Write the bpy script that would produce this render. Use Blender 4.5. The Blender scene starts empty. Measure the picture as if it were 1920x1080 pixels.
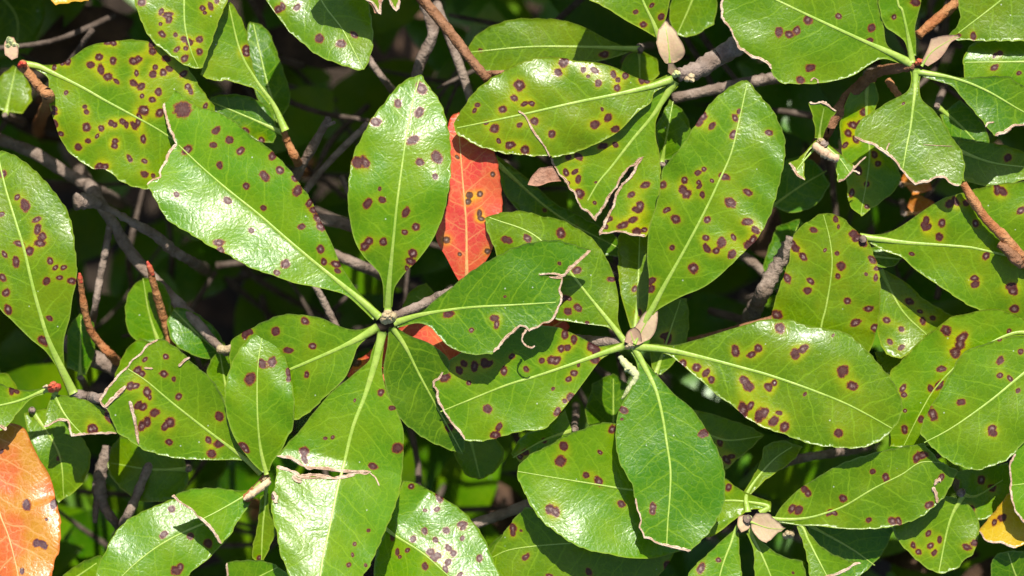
import bpy, bmesh, math, random
import numpy as np
from mathutils import Vector
from mathutils.geometry import delaunay_2d_cdt

# ------------------------------------------------------------------ camera, sky, sun, exposure
scene = bpy.context.scene
col = scene.collection
S = 0.27 / 1920.0            # metres per photo pixel in the plane of the leaf canopy
D = 0.60                     # camera height above that plane
HG = 0.45                    # height of the canopy plane above the ground
cam_data = bpy.data.cameras.new('camera')
cam_data.sensor_width = 36.0
cam_data.lens = 36.0 * D / 0.27
cam_data.clip_start = 0.01
cam_data.clip_end = 500.0
cam_data.dof.use_dof = True
cam_data.dof.focus_distance = D - 0.003
cam_data.dof.aperture_fstop = 11.0
cam = bpy.data.objects.new('camera', cam_data)
cam.location = (0, 0, HG + D)
col.objects.link(cam)
scene.camera = cam

SUN_ZEN, SUN_AZ = math.radians(41), math.radians(8)      # from straight up; to the right of the picture's top (+Y)
sdir = Vector((math.sin(SUN_ZEN) * math.sin(SUN_AZ), math.sin(SUN_ZEN) * math.cos(SUN_AZ), math.cos(SUN_ZEN)))
sun_data = bpy.data.lights.new('sun', 'SUN')
sun_data.energy = 4.6
sun_data.angle = math.radians(0.53)
sun_data.color = (1.0, 0.955, 0.88)
sun = bpy.data.objects.new('sun', sun_data)
sun.rotation_euler = sdir.to_track_quat('Z', 'Y').to_euler()
sun.location = (0, 2, 3)
col.objects.link(sun)

world = bpy.data.worlds.new('World')
scene.world = world
world.use_nodes = True
wn = world.node_tree
sky = wn.nodes.new('ShaderNodeTexSky')
sky.sky_type = 'NISHITA'
sky.sun_disc = False
sky.sun_elevation = math.pi / 2 - SUN_ZEN
sky.sun_rotation = SUN_AZ
bg = wn.nodes['Background']
bg.inputs['Strength'].default_value = 0.10
wn.links.new(sky.outputs['Color'], bg.inputs['Color'])

scene.view_settings.view_transform = 'Standard'
scene.view_settings.look = 'None'
scene.view_settings.exposure = 0.86
scene.view_settings.gamma = 1.0
scene.view_settings.use_curve_mapping = False
scene.render.engine = 'CYCLES'
scene.cycles.use_denoising = True
scene.cycles.max_bounces = 8
scene.cycles.sample_clamp_indirect = 6.0

rng = random.Random(11)
nrng = np.random.default_rng(5)


# ------------------------------------------------------------------ materials
class NT:
    def __init__(self, name):
        self.m = bpy.data.materials.new(name)
        self.m.use_nodes = True
        self.t = self.m.node_tree
        self.b = self.t.nodes['Principled BSDF']
        self.out = self.t.nodes['Material Output']

    def n(self, kind, **kw):
        nd = self.t.nodes.new(kind)
        for k, v in kw.items():
            if k == 'ins':
                for i, x in v.items():
                    self.put(nd.inputs[i], x)
            else:
                setattr(nd, k, v)
        return nd

    def put(self, sock, x):
        if isinstance(x, bpy.types.NodeSocket):
            self.t.links.new(x, sock)
        else:
            sock.default_value = x

    def math(self, op, a, b=0.0, clamp=False):
        nd = self.n('ShaderNodeMath', operation=op, use_clamp=clamp, ins={0: a, 1: b})
        return nd.outputs[0]

    def ramp(self, x, a, b, to0=0.0, to1=1.0):
        nd = self.n('ShaderNodeMapRange', ins={0: x, 1: a, 2: b, 3: to0, 4: to1})
        nd.interpolation_type = 'SMOOTHSTEP'
        return nd.outputs[0]

    def mix(self, f, a, b):
        nd = self.n('ShaderNodeMix', data_type='RGBA')
        self.put(nd.inputs[0], f)
        self.put(nd.inputs[6], a)
        self.put(nd.inputs[7], b)
        return nd.outputs[2]

    def attr(self, name):
        return self.n('ShaderNodeAttribute', attribute_name=name).outputs['Fac']

    def noise(self, vec, scale, detail=2.0, rough=0.5):
        return self.n('ShaderNodeTexNoise', ins={'Vector': vec, 'Scale': scale, 'Detail': detail, 'Roughness': rough}).outputs[0]


def rgb(r, g, b):
    return (r, g, b, 1.0)


def leaf_material(name, c1, c2, vein, halo, edge, spotc=(0.052, 0.010, 0.009), cenc=(0.34, 0.23, 0.19),
                  rimc=(0.19, 0.030, 0.010), rough=0.30, trans=0.30, bump=0.18, veinf=0.5):
    k = NT(name)
    oc = k.n('ShaderNodeTexCoord').outputs['Object']
    info = k.n('ShaderNodeObjectInfo').outputs['Random']
    big = k.noise(oc, 90.0, 3.0)
    mid = k.noise(oc, 420.0, 3.0)
    fine = k.noise(oc, 1700.0, 3.0, 0.6)
    base = k.mix(k.ramp(big, 0.35, 0.68), rgb(*c1), rgb(*c2))
    pale = k.ramp(k.noise(oc, 45.0, 4.0, 0.65), 0.45, 0.75, 0.0, 0.35)
    base = k.mix(pale, base, rgb(*(0.6 * a + 0.4 * b for a, b in zip(c2, halo))))
    # a little drift of hue and value from leaf to leaf
    hsv = k.n('ShaderNodeHueSaturation')
    k.put(hsv.inputs['Hue'], k.math('ADD', k.math('MULTIPLY', info, 0.02), 0.49))
    k.put(hsv.inputs['Value'], k.math('ADD', k.math('MULTIPLY', info, 0.22), 0.90))
    k.put(hsv.inputs['Color'], base)
    base = hsv.outputs[0]
    base = k.mix(k.ramp(fine, 0.4, 0.75, 0.0, 0.35), base, k.mix(0.5, base, rgb(*(x * 0.55 for x in c1))))
    # yellowing round the lesions
    hal = k.math('MULTIPLY', k.attr('halo'), k.ramp(mid, 0.2, 0.6, 0.7, 1.15))
    base = k.mix(k.ramp(hal, 0.05, 0.95), base, rgb(*halo))
    # pinnate veins
    vp = k.math('ADD', k.attr('vp'), k.math('MULTIPLY', k.math('SUBTRACT', k.noise(oc, 170.0, 2.0), 0.5), 0.55))
    pp = k.math('PINGPONG', vp, 0.5)
    sv = k.math('ABSOLUTE', k.attr('sv'))
    wid = k.ramp(sv, 0.0, 0.9, 0.075, 0.04)
    sec = k.math('SUBTRACT', 1.0, k.math('DIVIDE', pp, wid), clamp=True)
    sec = k.math('MULTIPLY', sec, k.ramp(sv, 0.55, 1.0, 1.0, 0.15))
    # net of small veins
    warp = k.n('ShaderNodeVectorMath', operation='ADD')
    nz = k.n('ShaderNodeTexNoise', ins={'Vector': oc, 'Scale': 500.0, 'Detail': 2.0})
    sc = k.n('ShaderNodeVectorMath', operation='SCALE')
    k.put(sc.inputs[0], nz.outputs[1]); sc.inputs['Scale'].default_value = 0.0016
    k.put(warp.inputs[0], oc); k.put(warp.inputs[1], sc.outputs[0])
    v1 = k.n('ShaderNodeTexVoronoi', feature='DISTANCE_TO_EDGE', ins={'Vector': warp.outputs[0], 'Scale': 400.0}).outputs['Distance']
    v2 = k.n('ShaderNodeTexVoronoi', feature='DISTANCE_TO_EDGE', ins={'Vector': warp.outputs[0], 'Scale': 900.0}).outputs['Distance']
    net1 = k.math('MULTIPLY', k.ramp(v1, 0.0, 0.10, 1.0, 0.0), k.ramp(mid, 0.3, 0.65, 0.35, 1.0))
    net2 = k.ramp(v2, 0.0, 0.10, 1.0, 0.0)
    vf = k.math('MAXIMUM', k.math('MULTIPLY', sec, min(0.9, veinf * 1.25)), k.math('MAXIMUM', k.math('MULTIPLY', net1, veinf * 0.72), k.math('MULTIPLY', net2, veinf * 0.2)))
    base = k.mix(vf, base, rgb(*vein))
    # pale margin
    ed = k.attr('edge')
    base = k.mix(k.ramp(ed, 0.3, 3.6, 0.5, 0.0), base, rgb(*edge))
    # lesions
    d = k.math('ADD', k.attr('spot'), k.math('MULTIPLY', k.math('SUBTRACT', k.noise(oc, 800.0, 2.0), 0.5), 0.8))
    d = k.math('ADD', d, k.math('MULTIPLY', k.math('SUBTRACT', k.noise(oc, 3200.0, 1.0), 0.5), 0.28))
    base = k.mix(k.ramp(d, 0.95, 1.28, 0.9, 0.0), base, rgb(*rimc))
    sp = k.mix(k.ramp(fine, 0.35, 0.7), rgb(*spotc), rgb(*(x * 1.7 for x in spotc)))
    base = k.mix(k.ramp(d, 0.84, 1.0, 1.0, 0.0), base, sp)
    base = k.mix(k.ramp(d, 0.25, 0.72, 0.5, 0.0), base, rgb(0.105, 0.046, 0.036))
    cen = k.math('MULTIPLY', k.math('MULTIPLY', k.ramp(d, 0.15, 0.55, 1.0, 0.0), k.ramp(fine, 0.38, 0.6, 0.15, 1.0)), k.attr('cen'))
    base = k.mix(cen, base, rgb(*cenc))
    # specks of dust
    vo = k.n('ShaderNodeTexVoronoi', feature='F1', ins={'Vector': oc, 'Scale': 420.0})
    sepc = k.n('ShaderNodeSeparateColor'); k.put(sepc.inputs[0], vo.outputs['Color'])
    dust = k.math('MULTIPLY', k.ramp(vo.outputs['Distance'], 0.05, 0.12, 1.0, 0.0), k.math('GREATER_THAN', sepc.outputs[0], 0.91))
    base = k.mix(k.math('MULTIPLY', dust, 0.6), base, rgb(0.6, 0.62, 0.5))
    k.put(k.b.inputs['Base Color'], base)
    k.put(k.b.inputs['Roughness'], k.math('ADD', k.ramp(fine, 0.3, 0.7, rough - 0.05, rough + 0.10), k.ramp(d, 0.8, 1.1, 0.16, 0.0)))
    k.b.inputs['Specular IOR Level'].default_value = 0.38
    k.b.inputs['IOR'].default_value = 1.48
    # relief
    h = k.math('MULTIPLY', k.ramp(v2, 0.0, 0.30), 0.30)
    h = k.math('ADD', h, k.math('MULTIPLY', k.ramp(v1, 0.0, 0.22), 0.42))
    h = k.math('ADD', h, k.math('MULTIPLY', fine, 0.45))
    h = k.math('ADD', h, k.math('MULTIPLY', mid, 1.1))
    h = k.math('SUBTRACT', h, k.math('MULTIPLY', sec, 0.25))
    h = k.math('ADD', h, k.ramp(d, 0.55, 1.15, -0.5, 0.0))
    bp = k.n('ShaderNodeBump', ins={'Strength': bump, 'Distance': 0.00030, 'Height': h})
    k.t.links.new(bp.outputs[0], k.b.inputs['Normal'])
    tr = k.n('ShaderNodeBsdfTranslucent')
    k.put(tr.inputs['Color'], k.mix(0.35, base, rgb(*halo)))
    mx = k.n('ShaderNodeMixShader', ins={0: trans, 1: k.b.outputs[0], 2: tr.outputs[0]})
    k.t.links.new(mx.outputs[0], k.out.inputs[0])
    return k.m


def plain_material(name, c1, c2, scale, rough=0.6, bump=0.5, bscale=None, dist=0.0004, trans=0.0, spec=0.3, stretch=None):
    k = NT(name)
    oc = k.n('ShaderNodeTexCoord').outputs['Object']
    n1 = k.noise(oc, scale, 4.0, 0.6)
    n2 = k.noise(oc, (bscale or scale * 4), 3.0, 0.6)
    c = k.mix(k.ramp(n1, 0.35, 0.65), rgb(*c1), rgb(*c2))
    c = k.mix(k.ramp(n2, 0.45, 0.8, 0.0, 0.5), c, rgb(*(x * 0.45 for x in c1)))
    k.put(k.b.inputs['Base Color'], c)
    k.b.inputs['Roughness'].default_value = rough
    k.b.inputs['Specular IOR Level'].default_value = spec
    h = k.math('ADD', n2, k.math('MULTIPLY', n1, 1.5))
    bp = k.n('ShaderNodeBump', ins={'Strength': bump, 'Distance': dist, 'Height': h})
    k.t.links.new(bp.outputs[0], k.b.inputs['Normal'])
    if trans:
        tr = k.n('ShaderNodeBsdfTranslucent'); k.put(tr.inputs['Color'], c)
        mx = k.n('ShaderNodeMixShader', ins={0: trans, 1: k.b.outputs[0], 2: tr.outputs[0]})
        k.t.links.new(mx.outputs[0], k.out.inputs[0])
    return k.m


VE = (0.20, 0.34, 0.008)
M = {
    'green': leaf_material('leaf_green', (0.080, 0.188, 0.0006), (0.118, 0.215, 0.0006), VE, (0.30, 0.33, 0.002), (0.26, 0.34, 0.04)),
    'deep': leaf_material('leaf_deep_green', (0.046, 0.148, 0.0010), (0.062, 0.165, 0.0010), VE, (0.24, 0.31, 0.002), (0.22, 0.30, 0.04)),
    'lime': leaf_material('leaf_lime', (0.090, 0.200, 0.0003), (0.140, 0.230, 0.0003), VE, (0.36, 0.37, 0.001), (0.30, 0.36, 0.03)),
    'orange': leaf_material('leaf_orange', (0.44, 0.082, 0.018), (0.36, 0.15, 0.008), (0.62, 0.32, 0.12), (0.56, 0.29, 0.02), (0.5, 0.12, 0.03), spotc=(0.05, 0.016, 0.022), trans=0.2),
    'red': leaf_material('leaf_red', (0.58, 0.070, 0.042), (0.62, 0.115, 0.040), (0.64, 0.28, 0.10), (0.62, 0.33, 0.015), (0.42, 0.04, 0.02), spotc=(0.075, 0.035, 0.018), trans=0.2),
    'yellow': leaf_material('leaf_yellow', (0.50, 0.32, 0.006), (0.55, 0.38, 0.008), (0.6, 0.45, 0.05), (0.58, 0.30, 0.006), (0.5, 0.22, 0.03)),
    'young': leaf_material('leaf_young_downy', (0.40, 0.24, 0.145), (0.44, 0.31, 0.19), (0.40, 0.36, 0.14), (0.42, 0.28, 0.2), (0.16, 0.07, 0.05), rough=0.6, trans=0.12),
    'midrib': plain_material('midrib', (0.22, 0.33, 0.035), (0.29, 0.38, 0.06), 300, 0.42, 0.2, spec=0.45),
    'midrib_o': plain_material('midrib_orange', (0.56, 0.25, 0.09), (0.58, 0.32, 0.12), 300, 0.45, 0.2),
    'dry': plain_material('dry_leaf_edge', (0.36, 0.22, 0.13), (0.56, 0.42, 0.30), 380, 0.75, 0.8, 1800),
    'dead': plain_material('dead_leaf_tissue', (0.30, 0.13, 0.07), (0.40, 0.21, 0.13), 250, 0.75, 0.8, 1500, trans=0.15),
    'bark': plain_material('bark_grey', (0.145, 0.102, 0.075), (0.25, 0.19, 0.15), 160, 0.85, 1.0, 500, 0.0011),
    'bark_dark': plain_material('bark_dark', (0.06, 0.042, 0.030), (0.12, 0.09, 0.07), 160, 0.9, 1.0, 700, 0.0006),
    'bark_brown': plain_material('bark_brown', (0.15, 0.065, 0.025), (0.24, 0.115, 0.055), 200, 0.75, 1.0, 700, 0.0010),
    'bark_red': plain_material('bark_orange', (0.28, 0.10, 0.03), (0.34, 0.16, 0.06), 200, 0.75, 1.0, 700, 0.0009),
    'budscale': plain_material('bud_scale', (0.34, 0.25, 0.13), (0.46, 0.37, 0.22), 500, 0.7, 0.8, 1800),
    'budgreen': plain_material('bud_green', (0.40, 0.44, 0.16), (0.50, 0.50, 0.26), 500, 0.6, 0.6, 1800),
    'downy': plain_material('downy_shoot', (0.44, 0.28, 0.17), (0.52, 0.40, 0.24), 400, 0.7, 0.6, 1500),
    'budred': plain_material('bud_red', (0.42, 0.045, 0.03), (0.46, 0.14, 0.06), 500, 0.5, 0.5, 1800),
    'soil': plain_material('soil', (0.030, 0.020, 0.013), (0.055, 0.038, 0.025), 60, 0.95, 1.0, 400, 0.004),
    'litter': plain_material('litter', (0.045, 0.024, 0.014), (0.10, 0.055, 0.03), 90, 0.8, 0.8, 700, 0.0006, trans=0.1),
}


def tag(o, label=None, cat=None, group=None, kind=None):
    if label: o['label'] = label
    if cat: o['category'] = cat
    if group: o['group'] = group
    if kind: o['kind'] = kind
    return o


def P(x, y, z):
    """photo pixel (x, y) on a surface z pixels above the canopy plane -> a point in metres"""
    zz = z * S
    k = (D - zz) / D
    return ((x - 960.0) * S * k, (540.0 - y) * S * k, zz + HG)


def mesh_obj(name, verts, faces, mat, parent=None, smooth=True, attrs=None):
    me = bpy.data.meshes.new(name)
    off = np.array(parent_world(parent)) if parent else np.zeros(3)
    me.from_pydata((np.asarray(verts, dtype=float) - off).tolist(), [], faces)
    if attrs:
        for k, v in attrs.items():
            a = me.attributes.new(k, 'FLOAT', 'POINT')
            a.data.foreach_set('value', np.asarray(v, dtype=np.float32))
    if smooth:
        me.polygons.foreach_set('use_smooth', np.ones(len(me.polygons), dtype=bool))
    me.materials.append(mat)
    me.update()
    o = bpy.data.objects.new(name, me)
    col.objects.link(o)
    if parent: o.parent = parent
    return o


_pw = {}


def parent_world(p):
    w = Vector((0, 0, 0))
    while p is not None:
        w += p.location
        p = p.parent
    return w


def pts(s):
    return [tuple(float(v) for v in q.split(',')) for q in s.split()]


# ------------------------------------------------------------------ tubes (stems, twigs, midribs)
def catmull(P0, n_per=6):
    P0 = np.asarray(P0, float)
    if len(P0) < 3:
        t = np.linspace(0, 1, n_per + 1)[:, None]
        return P0[0] * (1 - t) + P0[-1] * t
    Q = np.vstack([2 * P0[0] - P0[1], P0, 2 * P0[-1] - P0[-2]])
    out = []
    for i in range(1, len(Q) - 2):
        p0, p1, p2, p3 = Q[i - 1], Q[i], Q[i + 1], Q[i + 2]
        for t in np.linspace(0, 1, n_per, endpoint=False):
            out.append(0.5 * (2 * p1 + (p2 - p0) * t + (2 * p0 - 5 * p1 + 4 * p2 - p3) * t * t + (3 * p1 - p0 - 3 * p2 + p3) * t ** 3))
    out.append(Q[-2])
    return np.array(out)


def tube_geo(path, rad, nseg=9, lump=0.10, seed=0, rings=0.0):
    """world-space tube; path Nx3 metres, rad N metres"""
    r = np.random.default_rng(seed)
    path = np.asarray(path, float)
    n = len(path)
    tan = np.gradient(path, axis=0)
    tan /= np.linalg.norm(tan, axis=1)[:, None] + 1e-12
    up = np.array([0.13, 0.31, 0.94])
    V, F = [], []
    for i in range(n):
        a = np.cross(tan[i], up); a /= np.linalg.norm(a) + 1e-9
        b = np.cross(tan[i], a)
        k = 1 + lump * r.standard_normal() * 0.6
        if rings and i % 3 == 0: k *= 1 + rings
        for j in range(nseg):
            th = 2 * math.pi * j / nseg
            q = rad[i] * k * (1 + lump * 0.35 * r.standard_normal())
            V.append(path[i] + a * math.cos(th) * q + b * math.sin(th) * q)
    for i in range(n - 1):
        for j in range(nseg):
            j2 = (j + 1) % nseg
            F.append((i * nseg + j, i * nseg + j2, (i + 1) * nseg + j2, (i + 1) * nseg + j))
    V.append(path[0] - tan[0] * rad[0] * 0.25); V.append(path[-1] + tan[-1] * rad[-1] * 0.25)
    c0, c1 = len(V) - 2, len(V) - 1
    for j in range(nseg):
        j2 = (j + 1) % nseg
        F.append((c0, j2, j)); F.append((c1, (n - 1) * nseg + j, (n - 1) * nseg + j2))
    return V, F


def px_tube(ctrl, radpx, n_per=6, **kw):
    """ctrl: (x, y, z) in photo pixels; radpx one number or one for each control point"""
    c = catmull(ctrl, n_per)
    rp = np.interp(np.linspace(0, 1, len(c)), np.linspace(0, 1, len(ctrl)), np.broadcast_to(radpx, (len(ctrl),)))
    return tube_geo([P(*q) for q in c], rp * S, **kw)


# ------------------------------------------------------------------ leaves
SHOOTS = {}
seedno = [0]


def nseed():
    seedno[0] += 1
    return seedno[0]


def shoot(key, cx, cy, cz, label, lean=(0, 0), r=8, mat='bark', cat='leafy shoot', group=None, name='leafy_shoot', lead=None, stem=True):
    """a shoot: an Empty on the ground with a stem that rises to the leaf whorl at pixel (cx, cy)"""
    bx, by = cx + lean[0], cy + lean[1]
    zg = -HG / S
    g = P(bx, by, zg)
    e = bpy.data.objects.new(name, None)
    e.empty_display_size = 0.01
    e.location = (g[0], g[1], 0.0)
    col.objects.link(e)
    tag(e, label, cat, group)
    SHOOTS[key] = e
    if stem:
        ctrl = [(cx, cy, cz)] + (lead or [(cx + lean[0] * 0.06, cy + lean[1] * 0.06, cz - 60)])
        lx, ly, lz = ctrl[-1]
        # lower stem stays on the line between the last visible point and the base
        for f in (0.25, 0.6, 1.0):
            z = lz + (zg - lz) * f
            ctrl.append((lx + (bx - lx) * f ** 0.8 + rng.uniform(-25, 25) * (f < 1), ly + (by - ly) * f ** 0.8 + rng.uniform(-25, 25) * (f < 1), z - (40 if f == 1 else 0)))
        rr = np.linspace(r, r * 2.2, len(ctrl))
        V, F = px_tube(ctrl, rr, 7, nseg=9, lump=0.12, seed=nseed(), rings=0.10)
        mesh_obj('stem', V, F, M[mat], e)
    return e


def smooth_outline(out, step):
    """closed control polygon -> resampled outline; sharp turns stay sharp"""
    A = np.asarray(out, float)
    n = len(A)
    corner = []
    for i in range(n):
        u = A[i] - A[i - 1]; v = A[(i + 1) % n] - A[i]
        c = np.dot(u, v) / (np.linalg.norm(u) * np.linalg.norm(v) + 1e-9)
        corner.append(c < math.cos(math.radians(48)))
    corner[0] = True
    res, src = [], []
    for i in range(n):
        p1, p2 = A[i], A[(i + 1) % n]
        p0 = A[i - 1] if not corner[i] else 2 * p1 - p2
        p3 = A[(i + 2) % n] if not corner[(i + 1) % n] else 2 * p2 - p1
        L = np.linalg.norm(p2 - p1)
        m = max(1, int(round(L / step)))
        for t in np.arange(m) / m:
            q = 0.5 * (2 * p1 + (p2 - p0) * t + (2 * p0 - 5 * p1 + 4 * p2 - p3) * t * t + (3 * p1 - p0 - 3 * p2 + p3) * t ** 3)
            res.append(q); src.append(i + t)
    return np.array(res), np.array(src)


def seg_project(pt, line):
    """nearest point on a polyline: arc position, signed side distance"""
    best = np.full(len(pt), 1e18); tt = np.zeros(len(pt)); ss = np.zeros(len(pt))
    seg = np.diff(line, axis=0); ln = np.linalg.norm(seg, axis=1); acc = np.concatenate([[0], np.cumsum(ln)])
    for i in range(len(seg)):
        d = seg[i] / ln[i]
        r = pt - line[i]
        a = r @ d
        lo = -1e9 if i == 0 else 0.0
        hi = 1e9 if i == len(seg) - 1 else ln[i]
        ac = np.clip(a, lo, hi)
        q = r - ac[:, None] * d
        dist = np.linalg.norm(q, axis=1)
        cr = d[0] * r[:, 1] - d[1] * r[:, 0]
        m = dist < best
        best[m] = dist[m]; tt[m] = (acc[i] + ac)[m]; ss[m] = cr[m]
    return tt / acc[-1], ss, acc[-1]


def leaf(key, out, mid, spots='', z=(0, 0), arch=0.0, fold=(0.12, 0.12), droop=0.0, roll=0.0, mat='green', torn='', strips=(), h=7.0,
         wav=3.0, teeth=True, mrw=4.2, name='leaf', label=None, curl=0.0, kink=None, halo=1.0, nomid=False, cen=0.65, spotk=0.94, auto=0):
    """One leaf traced in photo pixels.  z: height of base and tip above the canopy plane, arch: bow of the midrib,
    fold: rise of the blade away from the midrib on its lower and its upper side, droop: fall of the margins."""
    par = SHOOTS[key]
    sd = nseed()
    r = np.random.default_rng(sd * 7 + 1)
    out = pts(out) if isinstance(out, str) else out
    mid = np.array(pts(mid) if isinstance(mid, str) else mid, float)
    midc = catmull(mid, 8)
    step = max(3.0, h * 0.6)
    ring, src = smooth_outline(out, step)
    nR = len(ring)
    L = np.linalg.norm(np.diff(midc, axis=0), axis=1).sum()
    # torn stretches
    torn_mask = np.zeros(nR, bool); torn_runs = []
    if torn:
        tp = pts(torn); A = np.asarray(out, float)
        for a, b in zip(tp[0::2], tp[1::2]):
            ia = int(np.argmin(((A - a) ** 2).sum(1))); ib = int(np.argmin(((A - b) ** 2).sum(1)))
            if ib <= ia: ib += len(A)
            idx = [j for j in range(2 * nR) if ia <= (src[j % nR] + len(A) * (j // nR)) <= ib]
            idx = [j % nR for j in idx]
            torn_mask[idx] = True; torn_runs.append(idx)
    # outward normals, teeth and rough tears
    tg = np.roll(ring, -1, 0) - np.roll(ring, 1, 0)
    tg /= np.linalg.norm(tg, axis=1)[:, None] + 1e-9
    area = 0.5 * np.sum(ring[:, 0] * np.roll(ring[:, 1], -1) - np.roll(ring[:, 0], -1) * ring[:, 1])
    nrm = np.stack([tg[:, 1], -tg[:, 0]], 1) * (1 if area > 0 else -1)
    t0, s0, _ = seg_project(ring, midc)
    arc = np.concatenate([[0], np.cumsum(np.linalg.norm(np.diff(ring, axis=0), axis=1))])
    ph = (arc / 27.0 + 0.4 * np.sin(arc / 90.0)) % 1.0
    rough_t = np.interp(arc, np.arange(0, arc[-1] + 30, 11), r.standard_normal(len(np.arange(0, arc[-1] + 30, 11)))) * 1.5
    off = np.where(torn_mask, rough_t, (np.where(ph < 0.8, ph / 0.8, (1 - ph) / 0.2) * 2.2 - 0.8) * np.clip((t0 - 0.3) * 4, 0, 1) if teeth else 0.0)
    off = off + (np.interp(arc, np.arange(0, arc[-1] + 40, 34), r.standard_normal(len(np.arange(0, arc[-1] + 40, 34)))) * 0.9)
    off[0] = 0
    ring = ring + nrm * off[:, None]

    def inside(p):
        x, y = p[:, 0][:, None], p[:, 1][:, None]
        x1, y1 = ring[:, 0], ring[:, 1]
        x2, y2 = np.roll(x1, -1), np.roll(y1, -1)
        c = ((y1 > y) != (y2 > y)) & (x < (x2 - x1) * (y - y1) / (y2 - y1 + 1e-12) + x1)
        return c.sum(1) % 2 == 1

    def edge_dist(p):
        e = np.roll(ring, -1, 0) - ring
        ap = p[:, None, :] - ring[None]
        u = np.clip((ap * e).sum(2) / ((e * e).sum(1) + 1e-9), 0, 1)
        return np.linalg.norm(ap - u[:, :, None] * e, axis=2).min(1)

    # interior points: grid, midrib, rings round each lesion
    lo, hi = ring.min(0), ring.max(0)
    gx, gy = np.meshgrid(np.arange(lo[0], hi[0], h), np.arange(lo[1], hi[1], h * 0.87))
    gx = gx + (np.arange(gx.shape[0])[:, None] % 2) * h * 0.5
    G = np.stack([gx.ravel(), gy.ravel()], 1) + r.uniform(-0.12, 0.12, (gx.size, 2)) * h
    sp = [q if len(q) > 2 else (*q, 7) for q in pts(spots)] if spots else []
    if auto:
        Gi = G[inside(G)]
        for _ in range(auto):
            q = Gi[r.integers(len(Gi))]
            sp.append((q[0], q[1], float(r.uniform(3.5, 8.5))))
    extra = []
    S_el = []
    for (x, y, rr) in sp:
        rr *= spotk
        q = r.uniform(0.74, 1.34); th = r.uniform(0, math.pi)
        S_el.append((x, y, rr, q, math.cos(th), math.sin(th), r.uniform(0, 1) < cen, r.uniform(0.35, 1.0)))
        extra.append([(x, y)])
        for f, m in ((0.35, 5), (0.75, 9), (1.0, 12), (1.3, 12), (1.9, 10)):
            a = np.linspace(0, 2 * math.pi, m, endpoint=False) + r.uniform(0, 1)
            extra.append(np.stack([x + rr * f * np.cos(a), y + rr * f * np.sin(a)], 1))
    if len(sp):
        E = np.vstack(extra)
        keep = np.ones(len(G), bool)
        for (x, y, rr) in sp:
            keep &= (G[:, 0] - x) ** 2 + (G[:, 1] - y) ** 2 > (rr * 1.5) ** 2
        G = np.vstack([G[keep], E])
    md = np.gradient(midc, axis=0); md /= np.linalg.norm(md, axis=1)[:, None] + 1e-9
    mn = np.stack([-md[:, 1], md[:, 0]], 1)
    G = np.vstack([G, midc, midc + mn * 4, midc - mn * 4])
    G = G[inside(G)]
    ed = edge_dist(G)
    G = G[ed > step * 0.35]
    allp = np.vstack([ring, G])
    vs, _, fs, ov, _, _ = delaunay_2d_cdt([Vector(p) for p in allp], [(i, (i + 1) % nR) for i in range(nR)], [], 2, 0.02)
    V2 = np.array([(v.x, v.y) for v in vs])
    # keep triangles inside
    cen_f = np.array([V2[list(f)].mean(0) for f in fs])
    ok = inside(cen_f)
    fs = [f for f, o in zip(fs, ok) if o]
    # ---- attributes
    t, s, _ = seg_project(V2, midc)
    hw = max(8.0, np.percentile(np.abs(s), 97))
    # orient the side distance: positive towards the lower part of the picture
    mdir = midc[-1] - midc[0]; mdir /= np.linalg.norm(mdir)
    sgn = 1.0 if mdir[0] > 0 else -1.0
    so = s * sgn
    dist = np.full(len(V2), 4.0); cenv = np.zeros(len(V2)); hal = np.zeros(len(V2))
    for (x, y, rr, q, ct, st, c, amt) in S_el:
        dx, dy = V2[:, 0] - x, V2[:, 1] - y
        u, w = dx * ct + dy * st, -dx * st + dy * ct
        dd = np.sqrt((u * q) ** 2 + (w / q) ** 2) / rr
        m = dd < dist
        cenv = np.where(m, amt if c else 0.0, cenv); dist = np.minimum(dist, dd)
        hal += np.exp(-(dd / 2.0) ** 2) * (0.62 if rr > 5 else 0.4)
    hal = np.clip(hal * halo, 0, 1.2)
    edv = np.minimum(edge_dist(V2), 20.0)

    wk = r.uniform(0, 6.28, 6); wl = r.uniform(55, 120, 3)

    def zfun(tq, sq, x, y):
        tc = np.clip(tq, -0.1, 1.15)
        zz = z[0] + (z[1] - z[0]) * tc + arch * 4 * tc * (1 - tc)
        rampt = np.clip(tc * 4, 0, 1)
        a = np.abs(sq)
        zz = zz + np.where(sq > 0, fold[0], fold[1]) * (np.sqrt(a * a + 36) - 6) * rampt + roll * sq * rampt
        zz = zz - droop * hw * (a / hw) ** 3
        zz = zz + wav * rampt * (a / hw) * (np.sin(x / wl[0] * 3 + wk[0]) + np.sin(y / wl[1] * 3 + wk[1]) + 0.7 * np.sin((x - y) / wl[2] * 4 + wk[2]))
        zz = zz + wav * 0.45 * rampt * (np.sin(x / 21 + wk[3]) * np.sin(y / 19 + wk[4]))
        if kink: zz = zz + kink[1] * np.clip(tc - kink[0], 0, 2)
        if curl: zz = zz + curl * np.clip((tc - 0.75) / 0.25, 0, 1.2) ** 2
        return zz

    Z = zfun(t, so, V2[:, 0], V2[:, 1])
    N = max(5.0, L / 44.0)
    vp = N * (t - 0.55 * np.abs(s) / L - 1.1 * (s / L) ** 2) + np.where(s > 0, 0.42, 0.0) + 20
    W = [P(x, y, zz) for (x, y), zz in zip(V2, Z)]
    # rim: a real edge under the margin
    nv = len(W)
    rimidx = {}
    back = {}
    for j, lst in enumerate(ov):
        for k in lst:
            if k < nR: back[k] = j
    rim = [back.get(i) for i in range(nR)]
    th = 0.00028
    att = {'spot': dist, 'halo': hal, 'cen': cenv, 'sv': s / hw, 'vp': vp, 'edge': edv}
    addW = []
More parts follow.
